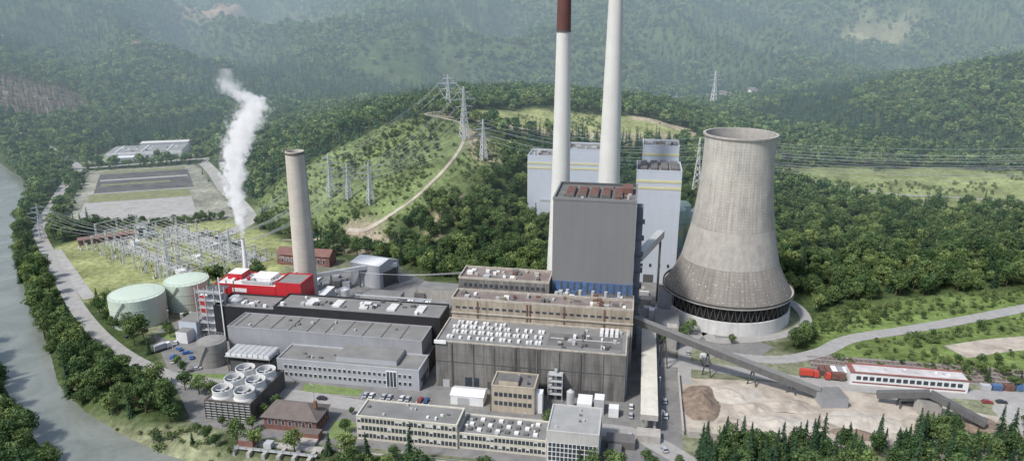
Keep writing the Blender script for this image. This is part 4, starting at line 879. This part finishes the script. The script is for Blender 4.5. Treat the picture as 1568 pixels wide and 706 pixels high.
for (u,v,s_) in ((-30,252.5,.75),(-229,303,.6),(-224,306,.5),(-234,308,.65),(-232,322,.5),(-108,236,.6),(-144,250,.6),(-146,243,.5),(-175,252,.8),(-182,254,.9),(-190,256,.8),(-170,262,.5),(-5,233,.6),(8,238,.5),(10,233,.6),(20,236,.5),(-145,232,.55),(-111,250,.3),(26,345,.7),(30,352,.8),(22,356,.7),(16,340,.5),(45,372,.6),(50,345,.5),(2,436,1),(-2,412,.8),(-4,405,.7),(20,390,.6),(-200,270,.5),(-207,276,.5),(-158,232,.4)):
    x,y=W(u,v); tree('broadleaf_tree',near_m[rr.randrange(5)],x,y,s_)

# ------------------------------------------------------------------ steam plume
m,nt,o=new_mat('steam'); L=nt.links.new
geo=N(nt,'ShaderNodeNewGeometry'); sp=N(nt,'ShaderNodeSeparateXYZ'); L(geo.outputs['Position'],sp.inputs[0])
Z0,Z1=40.,130.
mr=N(nt,'ShaderNodeMapRange',ins={'From Min':Z0,'From Max':Z1}); L(sp.outputs['Z'],mr.inputs['Value'])
SX,SY=W(-209,346)
def curve(pts):
    f=N(nt,'ShaderNodeFloatCurve'); c=f.mapping.curves[0]
    c.points[0].location=pts[0]; c.points[1].location=pts[-1]
    for p in pts[1:-1]: c.points.new(*p)
    f.mapping.update(); L(mr.outputs[0],f.inputs['Value']); return f.outputs[0]
tz=lambda z:(z-Z0)/(Z1-Z0)
cx=curve([(0,.40),(tz(64),.39),(tz(82),.40),(tz(95),.52),(tz(105),.66),(tz(113),.74),(tz(119),.5),(1,.40)])
rx=curve([(0,.09),(tz(46),.2),(tz(56),.42),(tz(75),.66),(tz(95),.85),(tz(108),.95),(tz(116),.8),(1,.5)])
def M(op,a,bv):
    q=N(nt,'ShaderNodeMath',operation=op)
    for i,v_ in enumerate((a,bv)):
        if v_ is None: continue
        if isinstance(v_,(int,float)): q.inputs[i].default_value=v_
        else: L(v_,q.inputs[i])
    return q.outputs[0]
X0=SX-16
dx=M('SUBTRACT',M('SUBTRACT',sp.outputs['X'],X0),M('MULTIPLY',cx,40.)); dy=M('SUBTRACT',sp.outputs['Y'],SY)
rr_=M('DIVIDE',M('SQRT',M('ADD',M('MULTIPLY',dx,dx),M('MULTIPLY',dy,dy)),None),M('MULTIPLY',rx,10.))
nz1=N(nt,'ShaderNodeTexNoise',ins={'Scale':.22,'Detail':5.0,'Roughness':.66}); L(geo.outputs['Position'],nz1.inputs['Vector'])
val=M('ADD',M('SUBTRACT',1.0,rr_),M('MULTIPLY',M('SUBTRACT',nz1.outputs['Fac'],.5),3.4))
dn=N(nt,'ShaderNodeMapRange',ins={'From Min':.15,'From Max':.65,'To Min':0.0,'To Max':1.0}); L(val,dn.inputs['Value'])
fade=N(nt,'ShaderNodeMapRange',ins={'From Min':.5,'From Max':.95,'To Min':.7,'To Max':.045}); L(mr.outputs[0],fade.inputs['Value'])
dd=M('MULTIPLY',dn.outputs[0],fade.outputs[0])
vp=N(nt,'ShaderNodeVolumePrincipled'); vp.inputs['Color'].default_value=(.98,.98,.99,1); L(dd,vp.inputs['Density'])
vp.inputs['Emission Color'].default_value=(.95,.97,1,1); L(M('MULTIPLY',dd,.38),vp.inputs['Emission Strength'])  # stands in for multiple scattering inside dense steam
L(vp.outputs[0],o.inputs['Volume'])
b=B(); b.box(X0-4,X0+42,SY-12,SY+12,Z0,Z1,m); b.obj('steam_plume',plant=False)

# ------------------------------------------------------------------ haze
m,nt,o=new_mat('valley_haze'); L=nt.links.new
vs_=N(nt,'ShaderNodeVolumeScatter'); vs_.inputs['Color'].default_value=(.78,.9,1.0,1); vs_.inputs['Density'].default_value=.00025
em=N(nt,'ShaderNodeEmission'); em.inputs[0].default_value=(.46,.72,.88,1); em.inputs[1].default_value=.00025*.40  # glow added to the haze, standing in for multiple scattering
ad=N(nt,'ShaderNodeAddShader'); L(vs_.outputs[0],ad.inputs[0]); L(em.outputs[0],ad.inputs[1]); L(ad.outputs[0],o.inputs['Volume'])
b=B(); b.box(-5000,5000,430,6500,-30,700,m); b.obj('haze_air',plant=False)

# ------------------------------------------------------------------ light, world, camera
w=bpy.data.worlds.new('World'); sc.world=w; w.use_nodes=True; nt=w.node_tree; bg=nt.nodes['Background']
sky=nt.nodes.new('ShaderNodeTexSky'); sky.sky_type='NISHITA'; sky.sun_disc=False
el=math.radians(52); az=math.radians(-130)
sky.sun_elevation=el; sky.sun_rotation=az; sky.dust_density=2.0; sky.air_density=1.0
nt.links.new(sky.outputs[0],bg.inputs[0]); bg.inputs[1].default_value=.15
sd=Vector((math.sin(az)*math.cos(el),math.cos(az)*math.cos(el),math.sin(el)))
ld=bpy.data.lights.new('sun','SUN'); ld.energy=3.7; ld.angle=math.radians(6); ld.color=(1,.98,.95); lo=bpy.data.objects.new('sun',ld); lo.rotation_euler=sd.to_track_quat('Z','Y').to_euler(); sc.collection.objects.link(lo)
cd=bpy.data.cameras.new('camera'); cd.sensor_width=36; cd.lens=36*1120/1568; cd.clip_end=20000; co=bpy.data.objects.new('camera',cd); co.location=(0,0,160); co.rotation_euler=(math.radians(73),0,0); sc.collection.objects.link(co); sc.camera=co
sc.view_settings.view_transform='Standard'; sc.view_settings.look='None'; sc.view_settings.exposure=0
